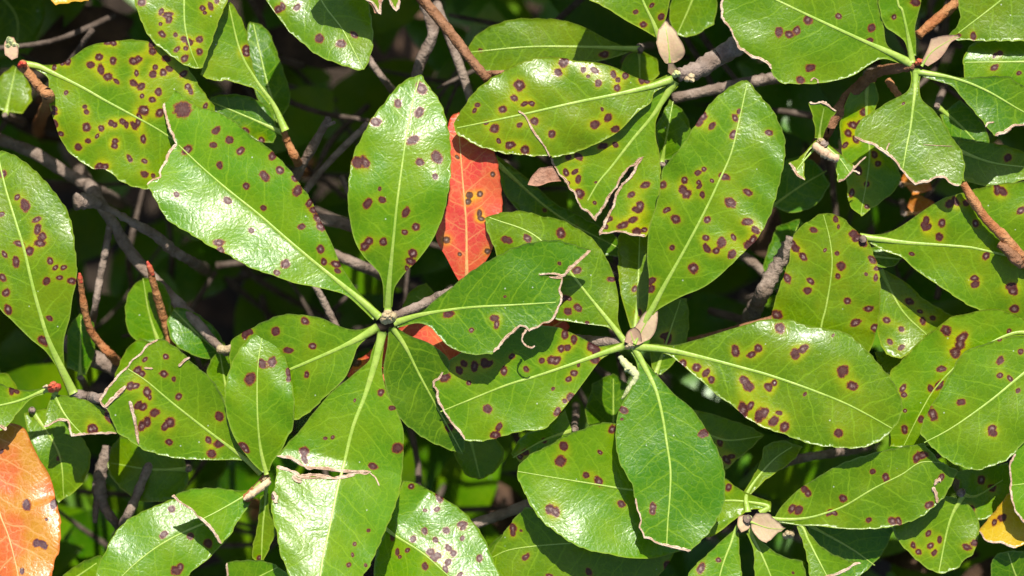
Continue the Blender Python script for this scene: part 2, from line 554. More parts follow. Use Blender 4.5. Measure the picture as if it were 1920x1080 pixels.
    for i in range(nR):
        if rim[i] is None: continue
        w = W[rim[i]]
        rimidx[i] = nv + len(addW)
        cxy = nrm[i] * 0.6
        addW.append((w[0] - cxy[0] * S, w[1] + cxy[1] * S, w[2] - th))
    src_idx = [rim[i] for i in range(nR) if rim[i] is not None]
    att = {k: np.concatenate([v, np.asarray(v)[src_idx]]) for k, v in att.items()}
    F = [list(f) for f in fs]
    # triangles face the camera
    def up(f):
        a, b, c = (np.array(W[q]) for q in f[:3])
        return np.cross(b - a, c - a)[2] > 0
    F = [f if up(f) else f[::-1] for f in F]
    for i in range(nR):
        j = (i + 1) % nR
        if i in rimidx and j in rimidx:
            q = [rim[i], rim[j], rimidx[j], rimidx[i]]
            F.append(q if area < 0 else q[::-1])
    o = mesh_obj(name, W + addW, F, M[mat], par, attrs=att)
    if label: o['label'] = label
    # ---- midrib with its stalk
    if not nomid:
        tm = np.concatenate([[0], np.cumsum(np.linalg.norm(np.diff(midc, axis=0), axis=1))]); tm /= tm[-1]
        zm = zfun(tm, np.zeros(len(midc)), midc[:, 0], midc[:, 1])
        rw = mrw * (0.24 + 0.50 * (1 - tm) + 0.75 * np.clip(1 - tm * 3.5, 0, 1) ** 1.2) * S
        Vm, Fm = [], []
        kx = 6
        for i in range(len(midc)):
            for j in range(kx):
                a = math.pi * j / (kx - 1)
                px, py = midc[i] + mn[i] * (math.cos(a) * rw[i] / S)
                thick = 0.32 + 0.7 * max(0.0, 1 - tm[i] * 5)
                Vm.append(P(px, py, zm[i] + (math.sin(a) * rw[i] * thick) / S * 0.8 + (-0.8 if j in (0, kx - 1) else 0.25)))
        for i in range(len(midc) - 1):
            for j in range(kx - 1):
                Fm.append((i * kx + j, i * kx + j + 1, (i + 1) * kx + j + 1, (i + 1) * kx + j))
            Fm.append((i * kx + kx - 1, i * kx, (i + 1) * kx, (i + 1) * kx + kx - 1))
        Fm.append(tuple(range(kx)))
        mesh_obj('midrib', Vm, Fm, M['midrib_o' if mat in ('orange', 'red', 'yellow') else 'midrib'], o)
    # ---- dried edges along tears, and loose strips
    def dry(path2, wpx, zoff):
        p = np.asarray(path2, float)
        tq, sq, _ = seg_project(p, midc)
        zz = zfun(tq, sq * sgn, p[:, 0], p[:, 1]) + zoff
        nk = max(2, len(p) // 4)
        rad = wpx * np.interp(np.linspace(0, 1, len(p)), np.linspace(0, 1, nk), r.uniform(0.5, 1.25, nk)) * r.uniform(0.97, 1.03, len(p))
        rad[0] *= 0.4; rad[-1] *= 0.4
        tgp = np.gradient(p, axis=0); tgp /= np.linalg.norm(tgp, axis=1)[:, None] + 1e-9
        npx = np.stack([-tgp[:, 1], tgp[:, 0]], 1)
        Vd, Fd = [], []
        sec_ = ((-1.0, -0.35), (-0.55, 0.32), (0.1, 0.12), (0.6, 0.38), (1.0, -0.35), (0.0, -0.6))
        for i in range(len(p)):
            for jj, (u_, h_) in enumerate(sec_):
                uu = u_ * rad[i] * (r.uniform(0.6, 1.35) if jj in (0, 4) else 1.0)
                Vd.append(P(p[i, 0] + npx[i, 0] * uu, p[i, 1] + npx[i, 1] * uu, zz[i] + h_ * rad[i] * r.uniform(0.7, 1.2)))
        for i in range(len(p) - 1):
            for j in range(6):
                Fd.append((i * 6 + j, i * 6 + (j + 1) % 6, (i + 1) * 6 + (j + 1) % 6, (i + 1) * 6 + j))
        Fd.append(tuple(range(6))); Fd.append(tuple((len(p) - 1) * 6 + j for j in range(6)))
        mesh_obj('torn_edge', Vd, Fd, M['dry'], o, smooth=False)
    for idx in torn_runs:
        if len(idx) > 2: dry(ring[idx] - nrm[idx] * 1.2, 2.6, 0.7)
    for st in strips:
        st, wpx = st if isinstance(st, tuple) else (st, 2.6)
        dry(catmull(pts(st), 5), wpx, wpx * 0.55 + 0.4)
    return o


def bud(key, x, y, z, r, n=7, mat='budscale', tilt=(0, 0), long=1.3):
    """a bud of overlapping scales; each scale a piece of its own"""
    par = SHOOTS[key]
    q = np.random.default_rng(nseed())
    core = None
    for i in range(n):
        a = 2.4 * i
        f = i / max(1, n - 1)
        rr = r * (0.75 - 0.35 * f)
        cx = x + math.cos(a) * r * 0.45 * (1 - f) + tilt[0] * f; cy = y + math.sin(a) * r * 0.45 * (1 - f) + tilt[1] * f
        V, F = [], []
        ns, nr = 8, 6
        for k in range(nr + 1):
            u = k / nr
            w = math.sin(math.pi * u ** 0.7) * rr * 0.8
            for j in range(ns):
                b = 2 * math.pi * j / ns
                V.append(P(cx + w * math.cos(b) * q.uniform(0.85, 1.15) + tilt[0] * u * 0.7, cy + w * math.sin(b) * q.uniform(0.85, 1.15) + tilt[1] * u * 0.7, z + f * r * 0.8 + (u - 0.5) * rr * 2 * long))
        for k in range(nr):
            for j in range(ns):
                j2 = (j + 1) % ns
                F.append((k * ns + j, k * ns + j2, (k + 1) * ns + j2, (k + 1) * ns + j))
        if core is None:
            core = mesh_obj('bud', V, F, M[mat], par)
        else:
            mesh_obj('bud_scale', V, F, M[mat], core)


def twig(ctrl, rad, label, mat='bark', down=True, tip=None, n_per=7, lump=0.10, rings=0.05, side=None, name='twig'):
    """a bare twig: visible run of control points (x, y, z in pixels); its last point runs on down to the ground"""
    ctrl = list(ctrl); rad = list(rad) if hasattr(rad, '__len__') else [rad] * len(ctrl)
    if down:
        (x0, y0, z0), (x1, y1, z1) = ctrl[-2], ctrl[-1]
        zg = -HG / S
        dx, dy = x1 - x0, y1 - y0
        ctrl.append((x1 + dx * 0.8, y1 + dy * 0.8, z1 - 260)); rad.append(rad[-1] * 1.1)
        ctrl.append((x1 + dx * 1.5, y1 + dy * 1.5, (z1 + zg) / 2)); rad.append(rad[-1] * 1.2)
        ctrl.append((x1 + dx * 1.7, y1 + dy * 1.7, zg - 60)); rad.append(rad[-1] * 1.2)
    V, F = px_tube(ctrl, rad, n_per, nseg=10, lump=lump, seed=nseed(), rings=rings)
    o = mesh_obj(name, V, F, M[mat])
    tag(o, label, 'twig', 'bare twigs among the leaves')
    if tip:
        c2, r2, m2 = tip
        V, F = px_tube(c2, r2, 6, nseg=8, lump=0.12, seed=nseed())
        mesh_obj('tip', V, F, M[m2], o)
    if side:
        for c2, r2 in side:
            V, F = px_tube(c2, r2, 5, nseg=8, lump=0.14, seed=nseed())
            mesh_obj('side_twig', V, F, M[mat], o)
    return o

# ------------------------------------------------------------------ the setting: ground
def build_ground():
    n = 60
    xs = np.sign(np.linspace(-1, 1, n)) * np.abs(np.linspace(-1, 1, n)) ** 3 * 150
    V = [(x, y, 0.004 * math.sin(x * 31) * math.cos(y * 27) if abs(x) < 2 and abs(y) < 2 else 0.0) for y in xs for x in xs]
    F = [(j * n + i, j * n + i + 1, (j + 1) * n + i + 1, (j + 1) * n + i) for j in range(n - 1) for i in range(n - 1)]
    tag(mesh_obj('ground', V, F, M['soil']), 'dark soil under the shrub', 'ground', kind='structure')


build_ground()

# ------------------------------------------------------------------ whorl in the middle left (bud at 727,592)
shoot('A', 727, 597, 14, 'whorl of six green leaves round a knobbly tan bud, one split by a tear',
      lean=(120, -60), r=7, lead=[(765, 583, -8), (812, 562, -45), (850, 548, -120)])
leaf('A', '700,600 680,580 650,555 620,545 560,532 510,515 470,502 430,480 400,464 360,440 320,415 300,390 289,372 275,346 287,337 299,331 302,318 318,286 331,270 322,255 311,222 306,188 300,175 300,161 315,160 332,172 350,185 375,203 400,208 425,220 450,237 480,262 505,278 542,315 565,348 580,370 597,405 612,432 630,478 640,500 655,522 675,550 697,570 711,587',
     '712,595 680,566 640,533 590,492 540,450 485,402 430,358 380,315 335,272',
     '342,205,17 405,245,8 430,262,8 400,272,7 451,283,8 351,281,10 412,310,7 462,349,7 331,365,6 427,376,8 471,432,6 410,455,9 414,473,9 510,293,8 496,330,10 525,319,8 553,335,7 557,357,10 580,380,8 588,394,7 597,410,9 602,425,9 494,390,6 565,425,7 601,467,8 607,491,7 630,495,9 633,508,6 535,495,9 519,511,6',
     z=(22, -30), arch=30, fold=(0.42, 0.10), droop=0.06, torn='275,346 331,270 331,270 315,160', halo=0.55, mrw=5.5)
leaf('A', '719,577 719,540 712,517 700,500 680,477 665,450 657,420 652,377 655,330 662,295 671,270 692,232 705,212 720,195 737,172 760,152 785,141 792,143 802,160 817,180 832,212 840,240 844,265 845,307 842,352 832,402 815,445 787,485 762,510 745,532 739,545 735,575',
     '727,582 729,540 732,505 738,445 745,377 755,302 762,255 773,195 786,148',
     '790,166,11 746,194,8 786,210,10 705,229,10 774,263,11 670,305,12 685,304,10 787,304,8 819,295,12 816,331,6 712,354,4 689,382,10 717,375,7 761,398,9 780,426,8 759,435,6 684,462,9 691,453,9 719,453,8 774,475,9 770,490,9 763,503,5',
     z=(24, 22), arch=58, fold=(0.10, 0.12), droop=0.10, halo=0.65, mrw=4.8)
leaf('A', '742,600 765,592 792,584 810,567 845,540 860,526 905,495 937,477 960,466 997,456 1040,451 1067,454 1085,460 1107,470 1095,478 1080,495 1062,512 1054,517 1032,514 1010,515 1030,518 1053,522 1051,540 1052,560 1045,580 1035,600 1015,610 992,622 985,615 975,612 960,622 940,645 927,664 892,666 870,662 840,650 820,627 805,612 780,606 745,614',
     '738,606 790,590 850,580 900,575 960,572 1042,567',
     '841,589,9 884,619,5 927,596,8 931,609,7 947,556,3 1049,494,4', mat='deep',
     z=(18, 62), arch=10, fold=(0.12, 0.04), torn='1107,470 1032,514 1030,518 927,664', strips=[('987,618 981,628 979,638 986,648 997,652 1003,648', 2.2), ('1011,515 1032,513 1056,517', 1.6), ('1056,517 1075,500 1108,470', 2.4)], mrw=5.0)
leaf('A', '730,613 725,652 719,695 722,720 730,747 742,772 757,792 777,809 805,827 842,842 867,851 871,832 862,800 850,765 838,725 842,690 842,677 830,662 805,642 767,627 745,615',
     '736,615 760,650 785,700 812,750 840,800 866,848', '842,802,8', z=(14, -52), arch=8, fold=(0.1, 0.1), mat='deep', mrw=4.2)
leaf('A', '706,632 697,660 690,680 652,710 630,727 605,752 582,780 562,807 537,832 520,856 540,860 555,864 570,876 605,881 640,884 665,885 692,885 665,889 635,893 592,892 567,891 542,879 518,873 515,910 510,935 511,965 520,1000 525,1035 537,1067 548,1090 575,1112 610,1120 650,1105 680,1080 700,1042 720,1002 740,950 750,917 755,872 757,835 757,810 752,790 742,765 727,740 717,702 716,680 719,650 723,622',
     '717,622 706,670 685,740 662,800 645,870 632,920 618,990 605,1050 597,1112',
     '714,736,7 735,765,6 665,751,3 610,822,4 624,820,4 570,846,9 571,861,8 699,874,8 746,840,11 691,995,4 654,1059,5 661,1040,4 665,1020,4 512,930,7 686,1060,4',
     z=(16, 40), kink=(0.5, 180), fold=(0.36, 0.0), torn='520,856 518,873', strips=[('519,855 555,862 571,874 606,879 640,882 694,884', 2.3), ('694,887 704,896 711,911', 2.0), ('519,877 545,883 566,895 600,896 635,897 665,891', 2.2), ('548,892 556,900 566,902', 5.0), ('512,922 518,934 516,943', 5.0)], mrw=6.5, halo=0.4)
leaf('A', '705,607 680,617 655,617 630,609 600,596 560,589 530,589 500,600 470,617 437,637 431,660 433,690 450,725 480,755 515,780 552,786 580,770 605,748 630,727 650,705 662,675 670,652 687,635 706,622',
     '709,613 670,636 620,660 550,690 500,710 446,728',
     '460,626,9 468,621,7 572,602,8 517,621,9 541,657,8 586,649,7 575,702,6', z=(10, -34), arch=14, fold=(0.1, 0.05), halo=0.7, mrw=6.5)
bud('A', 727, 594, 24, 18, 9)

# ------------------------------------------------------------------ whorl in the middle right (bud at 1190,640)
shoot('B', 1186, 648, -6, 'whorl of leaves round a folded silvery young leaf with a pale crooked side shoot',
      lean=(-160, -40), r=8, lead=[(1150, 642, -22), (1105, 640, -60), (1050, 632, -140)])
leaf('B', '1205,600 1214,570 1217,520 1214,482 1217,432 1230,387 1238,352 1242,320 1260,295 1280,272 1302,235 1320,210 1342,185 1372,162 1400,151 1410,162 1430,185 1450,207 1462,235 1470,260 1471,285 1470,310 1460,352 1445,400 1437,415 1422,445 1400,470 1372,495 1345,522 1310,544 1272,560 1235,580 1222,594',
     '1200,618 1225,575 1245,537 1287,462 1322,395 1347,342 1370,290 1385,230 1401,156',
     '1310,228,9 1318,217,9 1335,236,7 1386,209,5 1378,221,7 1375,252,8 1442,249,7 1320,317,5 1309,324,6 1284,338,7 1281,356,9 1288,364,9 1310,342,5 1311,350,5 1317,365,6 1335,339,4 1358,331,9 1369,380,11 1402,361,8 1250,394,7 1267,411,9 1260,464,6 1326,412,7 1401,416,9 1416,431,8 1324,446,7 1375,444,6 1353,455,10 1325,465,8 1343,470,7 1404,460,10 1412,450,9 1372,477,9 1300,503,10 1221,527,8 1221,542,8 1242,347,8',
     z=(2, 30), arch=32, fold=(0.12, 0.14), halo=0.9, mrw=5.0)
leaf('B', '1170,632 1160,602 1160,565 1155,535 1145,502 1125,465 1105,442 1085,430 1052,412 1020,405 985,397 960,398 930,402 910,410 915,432 925,457 932,478 950,520 990,565 1040,597 1060,602 1100,609 1140,614 1160,630',
     '1172,641 1140,600 1100,550 1060,500 1000,440 918,408',
     '950,450,9 989,447,8 1052,437,10 1082,507,8 1146,524,7 1056,560,8 1067,560,5 1065,584,8 1083,577,8 1101,605,4', z=(-4, -20), arch=6, fold=(0.06, 0.02), droop=0.12, mrw=4.5, halo=0.6)
leaf('B', '1182,615 1172,580 1165,545 1158,490 1162,440 1185,415 1210,420 1235,450 1240,520 1225,575 1200,615',
     '1190,625 1195,560 1198,490 1200,418', '1190,542,6 1197,586,7 1225,500,6', z=(-62, -96), mat='lime', fold=(0.1, 0.2))
leaf('B', '1165,641 1135,650 1122,651 1110,645 1085,632 1060,620 1042,613 1000,610 960,622 915,645 860,665 842,677 832,690 822,706 810,725 822,752 832,775 845,792 862,812 870,826 902,827 930,821 960,812 985,807 1017,805 1040,787 1060,762 1080,737 1100,710 1120,682 1132,670 1165,655',
     '1172,648 1120,666 1060,687 1000,707 950,722 880,750 826,772',
     '1059,627,8 1076,636,8 1109,650,10 1117,657,9 1116,675,9 1052,654,7 1064,652,7 1016,676,6 1035,675,9 1044,676,8 987,692,6 1076,700,7 1085,684,4 1066,711,6 1037,729,4 1059,752,5 1070,745,9 1045,772,8 945,695,8 870,682,7 861,694,8 890,687,9 908,680,9 918,682,7 834,707,11 879,718,5 914,767,9 936,800,7 929,816,9 960,668,6',
     z=(-4, -6), arch=6, fold=(0.06, 0.03), torn='832,690 870,826', halo=0.8, mrw=5.0)
leaf('B', '1200,646 1222,644 1260,645 1310,635 1360,620 1410,605 1440,599 1465,598 1490,600 1510,609 1540,615 1580,622 1602,637 1625,657 1647,682 1672,710 1687,740 1692,765 1685,790 1667,812 1652,825 1627,836 1597,841 1547,837 1502,826 1465,812 1435,802 1397,780 1370,760 1345,740 1320,717 1297,700 1272,677 1247,663 1200,657',
     '1192,650 1250,656 1320,671 1400,692 1440,703 1505,725 1575,752 1622,775 1672,803',
     '1281,681,8 1306,689,9 1324,699,8 1334,712,7 1379,659,10 1422,653,8 1409,665,8 1396,714,10 1404,726,10 1393,768,12 1407,761,8 1424,779,11 1434,774,9 1440,726,8 1462,616,10 1506,654,9 1491,664,10 1562,629,3 1580,696,12 1599,724,10 1509,739,4 1452,718,6 1444,726,6 1461,774,6 1450,790,10 1471,800,10 1572,812,9',
     z=(-4, 40), arch=30, fold=(0.12, 0.05), droop=0.16, halo=1.0, mrw=5.6)
leaf('B', '1181,657 1192,677 1195,700 1185,725 1167,752 1157,777 1155,810 1155,830 1160,860 1170,882 1185,910 1190,935 1197,965 1202,992 1207,1009 1235,1020 1260,1026 1295,1032 1315,1012 1335,990 1355,955 1360,917 1357,882 1345,842 1325,807 1297,765 1267,740 1240,712 1220,690 1205,670 1197,655',
     '1189,651 1210,690 1230,732 1242,780 1250,830 1257,880 1256,930 1252,980 1250,1022',
     '1170,769,8 1166,786,3 1319,813,9 1224,951,8 1223,959,7', z=(-6, 44), arch=4, fold=(0.03, 0.03), torn='1190,935 1295,1032', mat='deep', mrw=5.0, halo=0.3)
leaf('B', '1182,640 1188,618 1198,602 1208,588 1221,579 1233,584 1233,602 1229,622 1220,635 1208,640 1195,645', '1190,645 1206,615 1224,583', '', z=(10, 12), fold=(0.25, 0.15), mat='young', name='young_leaf', mrw=2.5, h=5, teeth=False)
leaf('B', '1170,640 1176,622 1190,612 1200,622 1203,640 1190,650', '1190,648 1182,622', '', z=(8, 10), fold=(0.25, 0.2), mat='young', name='young_leaf', mrw=2, h=5, teeth=False)
bud('B', 1180, 648, 0, 11, 5, 'budscale')
V_, F_ = px_tube([(1162, 668, -18), (1174, 684, -8), (1188, 697, 0), (1192, 708, 2), (1182, 727, -4), (1166, 748, -12)], [5, 8, 8, 6, 6, 2.5], 6, nseg=9, lump=0.14, seed=77)
mesh_obj('side_shoot', V_, F_, M['budgreen'], SHOOTS['B'])
bud('B', 1176, 692, 0, 9, 4, 'budgreen')

# ------------------------------------------------------------------ top centre whorl (bud at 1265,135)
shoot('C', 1272, 140, 4, 'spotted yellow-green shoot with a pinkish downy young leaf on a thick knobbly grey stem',
      lean=(260, -160), r=13, lead=[(1305, 132, -8), (1345, 108, -30), (1400, 75, -80)])
leaf('C', '1255,139 1222,150 1197,146 1170,135 1147,125 1122,118 1085,115 1047,107 1010,109 975,118 950,131 920,147 890,172 870,200 857,220 852,237 858,251 872,260 895,274 925,281 955,287 997,292 1030,291 1035,296 1072,287 1120,270 1160,247 1195,210 1220,190 1226,174 1250,161',
     '1262,148 1220,162 1160,176 1080,192 1000,210 930,225 857,240',
     '1057,117,10 1046,136,8 974,160,11 964,184,7 983,195,6 997,194,6 1094,131,6 1103,143,4 1115,132,8 1122,156,7 1150,139,7 1159,150,5 1157,165,7 1173,142,7 1203,150,7 1212,152,6 1129,205,4 1140,221,8 1115,234,9 1154,242,8 1035,251,8 1002,227,8 974,234,6 942,205,8 895,197,5 890,207,5 911,230,5 927,241,9 935,264,5 957,272,9 984,281,9',
     z=(6, 2), arch=12, fold=(0.06, 0.02), droop=0.1, mat='lime', strips=[('972,208 985,218 1000,246 1012,262 1022,276 1031,294', 2.6)], halo=1.0, mrw=5.4)
leaf('C', '1272,162 1252,187 1237,212 1230,232 1232,265 1236,277 1238,307 1238,352 1230,390 1217,427 1211,446 1185,441 1155,437 1124,440 1132,415 1145,390 1160,355 1180,330 1204,297 1177,323 1157,347 1135,385 1116,415 1092,390 1072,362 1055,335 1037,310 1033,294 1060,280 1120,240 1200,180 1256,152',
     '1266,152 1225,215 1185,263 1147,312 1122,342 1102,376',
     '1085,294,8 1066,295,6 1130,274,8 1154,272,6 1061,324,7 1078,322,6 1084,336,7 1065,342,4 1086,362,10 1117,342,3 1115,380,4 1210,347,8 1184,365,7 1200,386,9 1194,394,8 1187,412,8 1168,422,9 1141,411,8 1136,425,5 1194,435,9 1208,431,6 1182,330,5',
     z=(0, -16), arch=0, fold=(0.06, 0.06), mat='lime', torn='1211,446 1033,294', halo=1.0, mrw=6.0)
flap = leaf('C', '1011,315 1036,311 1053,340 1030,342 1010,348 990,346 998,330', '1030,318 1005,340', '', z=(4, 0), mat='young', name='dead_leaf_flap', nomid=True, teeth=False, h=6)
flap.data.materials[0] = M['dead']
leaf('C', '1232,72 1205,55 1172,37 1135,15 1105,0 1100,-50 1130,-110 1190,-140 1250,-110 1262,-40 1255,0 1247,37',
     '1240,85 1226,45 1205,0 1185,-60 1170,-130', '1192,22,5 1222,10,5 1240,31,7 1206,46,7', z=(4, 10), arch=20, fold=(0.1, 0.1), mat='lime', mrw=4.5)
leaf('C', '1247,118 1234,98 1230,75 1237,52 1248,39 1262,52 1275,75 1283,95 1277,108 1262,117', '1256,122 1254,90 1247,42', '', z=(16, 18), arch=8, fold=(0.2, 0.2), mat='young', name='young_leaf', h=5, mrw=2.2)
leaf('C', '1252,118 1262,118 1272,132 1262,142 1252,135', '1262,142 1258,120', '', z=(8, 22), fold=(0.3, 0.3), mat='young', name='young_leaf', h=4, nomid=True, teeth=False)
bud('C', 1268, 138, 10, 11, 5, 'budgreen', tilt=(0, 0))
bud('C', 1288, 140, 6, 13, 6, 'budscale', tilt=(8, 8))

# ------------------------------------------------------------------ top right whorl (1715,125)
shoot('D', 1715, 125, 12, 'whorl of broad plain green leaves with chewed edges round a folded pale young leaf',
      lean=(-260, 260), r=8, mat='bark_brown', lead=[(1680, 128, -10), (1640, 138, -40), (1590, 185, -90), (1545, 250, -120)])
leaf('D', '1702,110 1665,86 1657,50 1645,10 1638,-15 1600,-55 1500,-60 1400,-40 1362,-15 1350,22 1370,57 1392,97 1435,117 1445,130 1462,152 1495,156 1532,156 1565,150 1600,140 1630,122 1655,112 1690,121',
     '1710,120 1665,97 1627,80 1540,40 1460,2 1395,-30',
     '1461,60,9 1480,65,8 1494,57,8 1515,37,9 1572,30,6 1634,52,8 1630,76,7 1519,127,9 1501,150,8', z=(10, 50), arch=10, fold=(0.03, 0.06), torn='1362,-15 1445,130', strips=[('1520,152 1526,146 1533,150 1534,156', 1.6)], halo=0.3, mrw=6.0)
leaf('D', '1702,102 1695,77 1677,62 1660,50 1650,25 1645,-10 1645,-60 1670,-115 1710,-100 1735,-50 1729,0 1725,20 1716,50 1717,75 1718,105',
     '1711,118 1703,70 1692,20 1683,0 1675,-110', '1717,4,9 1676,32,5', z=(12, 60), fold=(0.08, 0.08), mrw=4.6)
leaf('D', '1775,72 1800,40 1797,0 1800,-50 1880,-110 1980,-100 2000,0 1960,76 1890,77 1830,75 1795,76', '1985,-110 1920,-40 1875,2 1797,62', '1825,67,7 1796,67,5', z=(14, -2), fold=(0.1, 0.1), mrw=4.5)
leaf('D', '1707,130 1709,150 1700,172 1665,190 1640,207 1615,225 1605,240 1602,257 1637,270 1657,284 1677,300 1697,327 1716,345 1740,337 1757,332 1780,341 1800,350 1805,332 1809,312 1806,290 1800,275 1790,265 1772,237 1752,207 1730,185 1725,160 1727,138',
     '1717,128 1716,165 1712,200 1707,240 1700,275 1693,316', '1694,194,3', z=(10, 34), fold=(0.05, 0.05), torn='1602,257 1800,350', strips=[('1660,288 1664,276 1668,268', 1.8), ('1730,271 1760,273 1785,274', 1.0)], mrw=5.0)
leaf('D', '1724,130 1760,135 1790,142 1810,145 1852,144 1890,145 1907,155 1940,175 1965,205 1950,225 1917,236 1890,245 1866,256 1850,240 1827,210 1802,182 1785,162 1760,152 1727,142',
     '1718,134 1790,147 1850,170 1920,210 1955,222', '', z=(10, 10), arch=10, fold=(0.05, 0.05), torn='1950,225 1866,256', strips=[('1848,238 1852,231 1864,229', 1.6)], mrw=4.6, mat='deep')
leaf('D', '1727,118 1737,95 1745,72 1768,66 1792,65 1801,70 1783,80 1772,98 1760,112 1740,125', '1728,124 1750,95 1796,67', '', z=(20, 26), fold=(0.3, 0.1), mat='young', name='young_leaf', h=5, mrw=2.0, teeth=False)
bud('D', 1722, 116, 14, 10, 5, 'budred')

shoot('E', 1543, 268, -6, 'small shoot with three badly chewed bow-tie leaf remnants and a pinkish stub', lean=(60, 80), r=6)
leaf('E', '1517,191 1530,192 1548,193 1560,202 1570,207 1557,225 1548,245 1543,262 1526,260 1527,238 1522,212', '1536,268 1538,240 1545,203', '', z=(-6, 22), fold=(0.2, 0.2), torn='1517,191 1570,207', mat='lime', mrw=4, h=5)
leaf('E', '1530,262 1518,275 1500,295 1477,307 1490,320 1509,338 1509,300 1520,280 1535,275', '1537,268 1512,296 1494,318', '', z=(-6, 14), fold=(0.2, 0.2), torn='1477,307 1509,338', mat='lime', mrw=3.6, h=5)
leaf('E', '1550,268 1577,287 1600,310 1600,322 1585,333 1572,342 1567,320 1565,300 1545,280', '1542,270 1572,295 1592,322', '', z=(-6, 12), fold=(0.12, 0.12), torn='1600,310 1572,342', strips=[('1598,319 1612,304 1624,294', 2.0), ('1598,320 1606,322 1612,326', 1.6)], mat='lime', mrw=3.6, h=5)
V_, F_ = px_tube([(1526, 272, 6), (1542, 284, 14), (1556, 293, 16), (1571, 298, 14)], [7, 9, 8, 6], 6, nseg=9, lump=0.25, seed=78)
mesh_obj('stub', V_, F_, M['downy'], SHOOTS['E'])
bud('E', 1537, 264, 0, 9, 5, 'budscale')

# ------------------------------------------------------------------ right side
shoot('F', 1625, 140, -70, 'yellow mottled leaf hanging in shade beneath the chewed broad leaf', lean=(40, -40), r=6)
leaf('F', '1612,148 1640,155 1648,185 1640,215 1660,260 1690,330 1677,357 1645,385 1615,406 1592,382 1587,345 1576,262 1575,225 1590,180', '1625,146 1625,220 1630,300 1614,402',
     '1585,272,6 1597,362,7 1646,307,6 1625,387,5 1600,235,9 1590,250,8 1605,262,7 1620,210,8 1612,230,6 1640,290,7 1610,320,8 1625,345,6', z=(-70, -80), mat='lime', halo=1.2, h=8)
shoot('G', 1540, 730, -70, 'upright spotted leaf with a rounded tip standing beside the yellow-veined leaf', lean=(30, 60), r=6)
leaf('G', '1530,728 1490,690 1460,640 1447,597 1457,552 1462,537 1477,490 1485,455 1495,432 1522,410 1540,400 1560,402 1580,410 1600,430 1625,450 1637,477 1647,507 1651,545 1650,585 1642,620 1630,660 1600,700 1550,730', '1540,735 1538,660 1540,612 1550,570 1560,500 1556,450 1544,403',
     '1525,431,7 1567,411,6 1572,425,4 1600,438,8 1608,447,9 1618,456,8 1484,456,8 1492,466,8 1506,481,8 1547,469,4 1570,475,5 1577,499,9 1571,518,6 1635,487,8 1624,514,4 1642,521,6 1476,522,9 1520,527,7 1514,545,8 1589,564,7 1629,579,8 1604,605,9 1457,590,10 1640,615,8 1645,503,6', z=(-70, -26), arch=8, fold=(0.06, 0.05), mat='lime', halo=0.7, mrw=3.6)
shoot('H', 1618, 446, -40, 'broad spotted leaf half in shade crossed by a bare brown twig', lean=(-30, 60), r=6)
leaf('H', '1620,440 1652,437 1680,430 1710,412 1740,390 1772,372 1815,358 1860,347 1902,341 1940,345 1985,390 2000,480 1960,580 1920,600 1880,596 1827,577 1790,555 1752,530 1715,505 1690,483 1660,470 1625,453', '1612,444 1652,449 1700,455 1800,462 1840,468 1920,488 1985,510',
     '1737,414,8 1733,424,8 1742,425,6 1766,418,8 1761,444,8 1829,419,7 1780,382,8 1792,378,8 1812,380,7 1870,355,9 1880,359,9 1914,395,8 1849,480,8 1827,522,7 1828,533,8 1895,537,9 1709,476,5 1902,579,9 1900,546,9', z=(-40, -22), arch=14, fold=(-0.10, 0.10), mat='lime', halo=0.8, mrw=5.2)
shoot('I', 1960, 640, -40, 'pair of overlapping broad leaves, the lower one with a large twin brown lesion', lean=(60, 60), r=7)
leaf('I', '1945,612 1920,600 1875,580 1840,581 1807,590 1785,597 1752,617 1720,645 1687,680 1669,700 1660,750 1665,800 1668,836 1700,838 1740,835 1800,800 1880,740 1940,660', '1955,630 1900,625 1820,665 1760,720 1725,775 1695,835',
     '1774,620,10 1803,634,11 1800,646,11 1791,662,11 1765,692,8 1761,722,9 1745,728,7 1693,728,7 1695,740,6 1727,787,7 1696,805,8 1892,621,5 1697,770,4', z=(-40, -36), arch=10, fold=(0.03, 0.10), mat='lime', halo=0.7, mrw=3.5)
leaf('I', '1975,640 1930,630 1890,632 1840,646 1817,655 1797,672 1780,705 1762,737 1742,765 1730,792 1726,812 1740,830 1757,847 1780,864 1802,874 1830,881 1857,875 1880,867 1897,855 1920,830 1960,780 1985,700', '1975,662 1920,700 1865,745 1815,782 1775,808 1733,830',
     '1874,636,5 1914,659,6 1875,676,8 1875,704,6 1894,710,6 1909,732,5 1802,754,8 1749,777,11 1861,803,8 1861,812,8', z=(-10, 24), arch=10, fold=(0.03, 0.03), mat='green', halo=0.8, mrw=4.2)

shoot('L', 1404, 972, -24, 'low shoot with a tan downy young leaf and five leaf stalks spreading from it', lean=(-60, 40), r=7)
leaf('L', '1452,970 1467,947 1502,915 1540,890 1585,866 1622,854 1660,844 1705,835 1732,831 1747,847 1765,865 1795,882 1790,896 1772,930 1750,950 1722,970 1665,989 1615,992 1565,990 1520,985 1477,981 1455,978', '1420,968 1465,974 1515,971 1560,958 1590,945 1640,915 1690,890 1727,867 1770,868',
     '1719,858,9 1730,854,9 1636,884,6 1661,896,8 1508,917,7 1515,925,7 1581,935,8 1485,954,8 1497,956,9 1556,961,7 1564,961,6 1629,975,6 1673,977,8 1685,977,7 1765,895,7 1742,947,8', z=(-22, -4), arch=10, fold=(0.03, 0.05), strips=[('1764,899 1756,902 1752,910', 4.0), ('1748,914 1755,925 1757,943', 4.5)], halo=0.5, mrw=3.6)
leaf('L', '1445,940 1410,927 1385,915 1358,897 1330,890 1285,925 1285,990 1322,1007 1350,995 1380,972 1410,956 1445,960', '1425,962 1440,950 1400,941 1350,940 1292,957', '1366,914,7', z=(-26, -44), mat='lime', mrw=4.5)
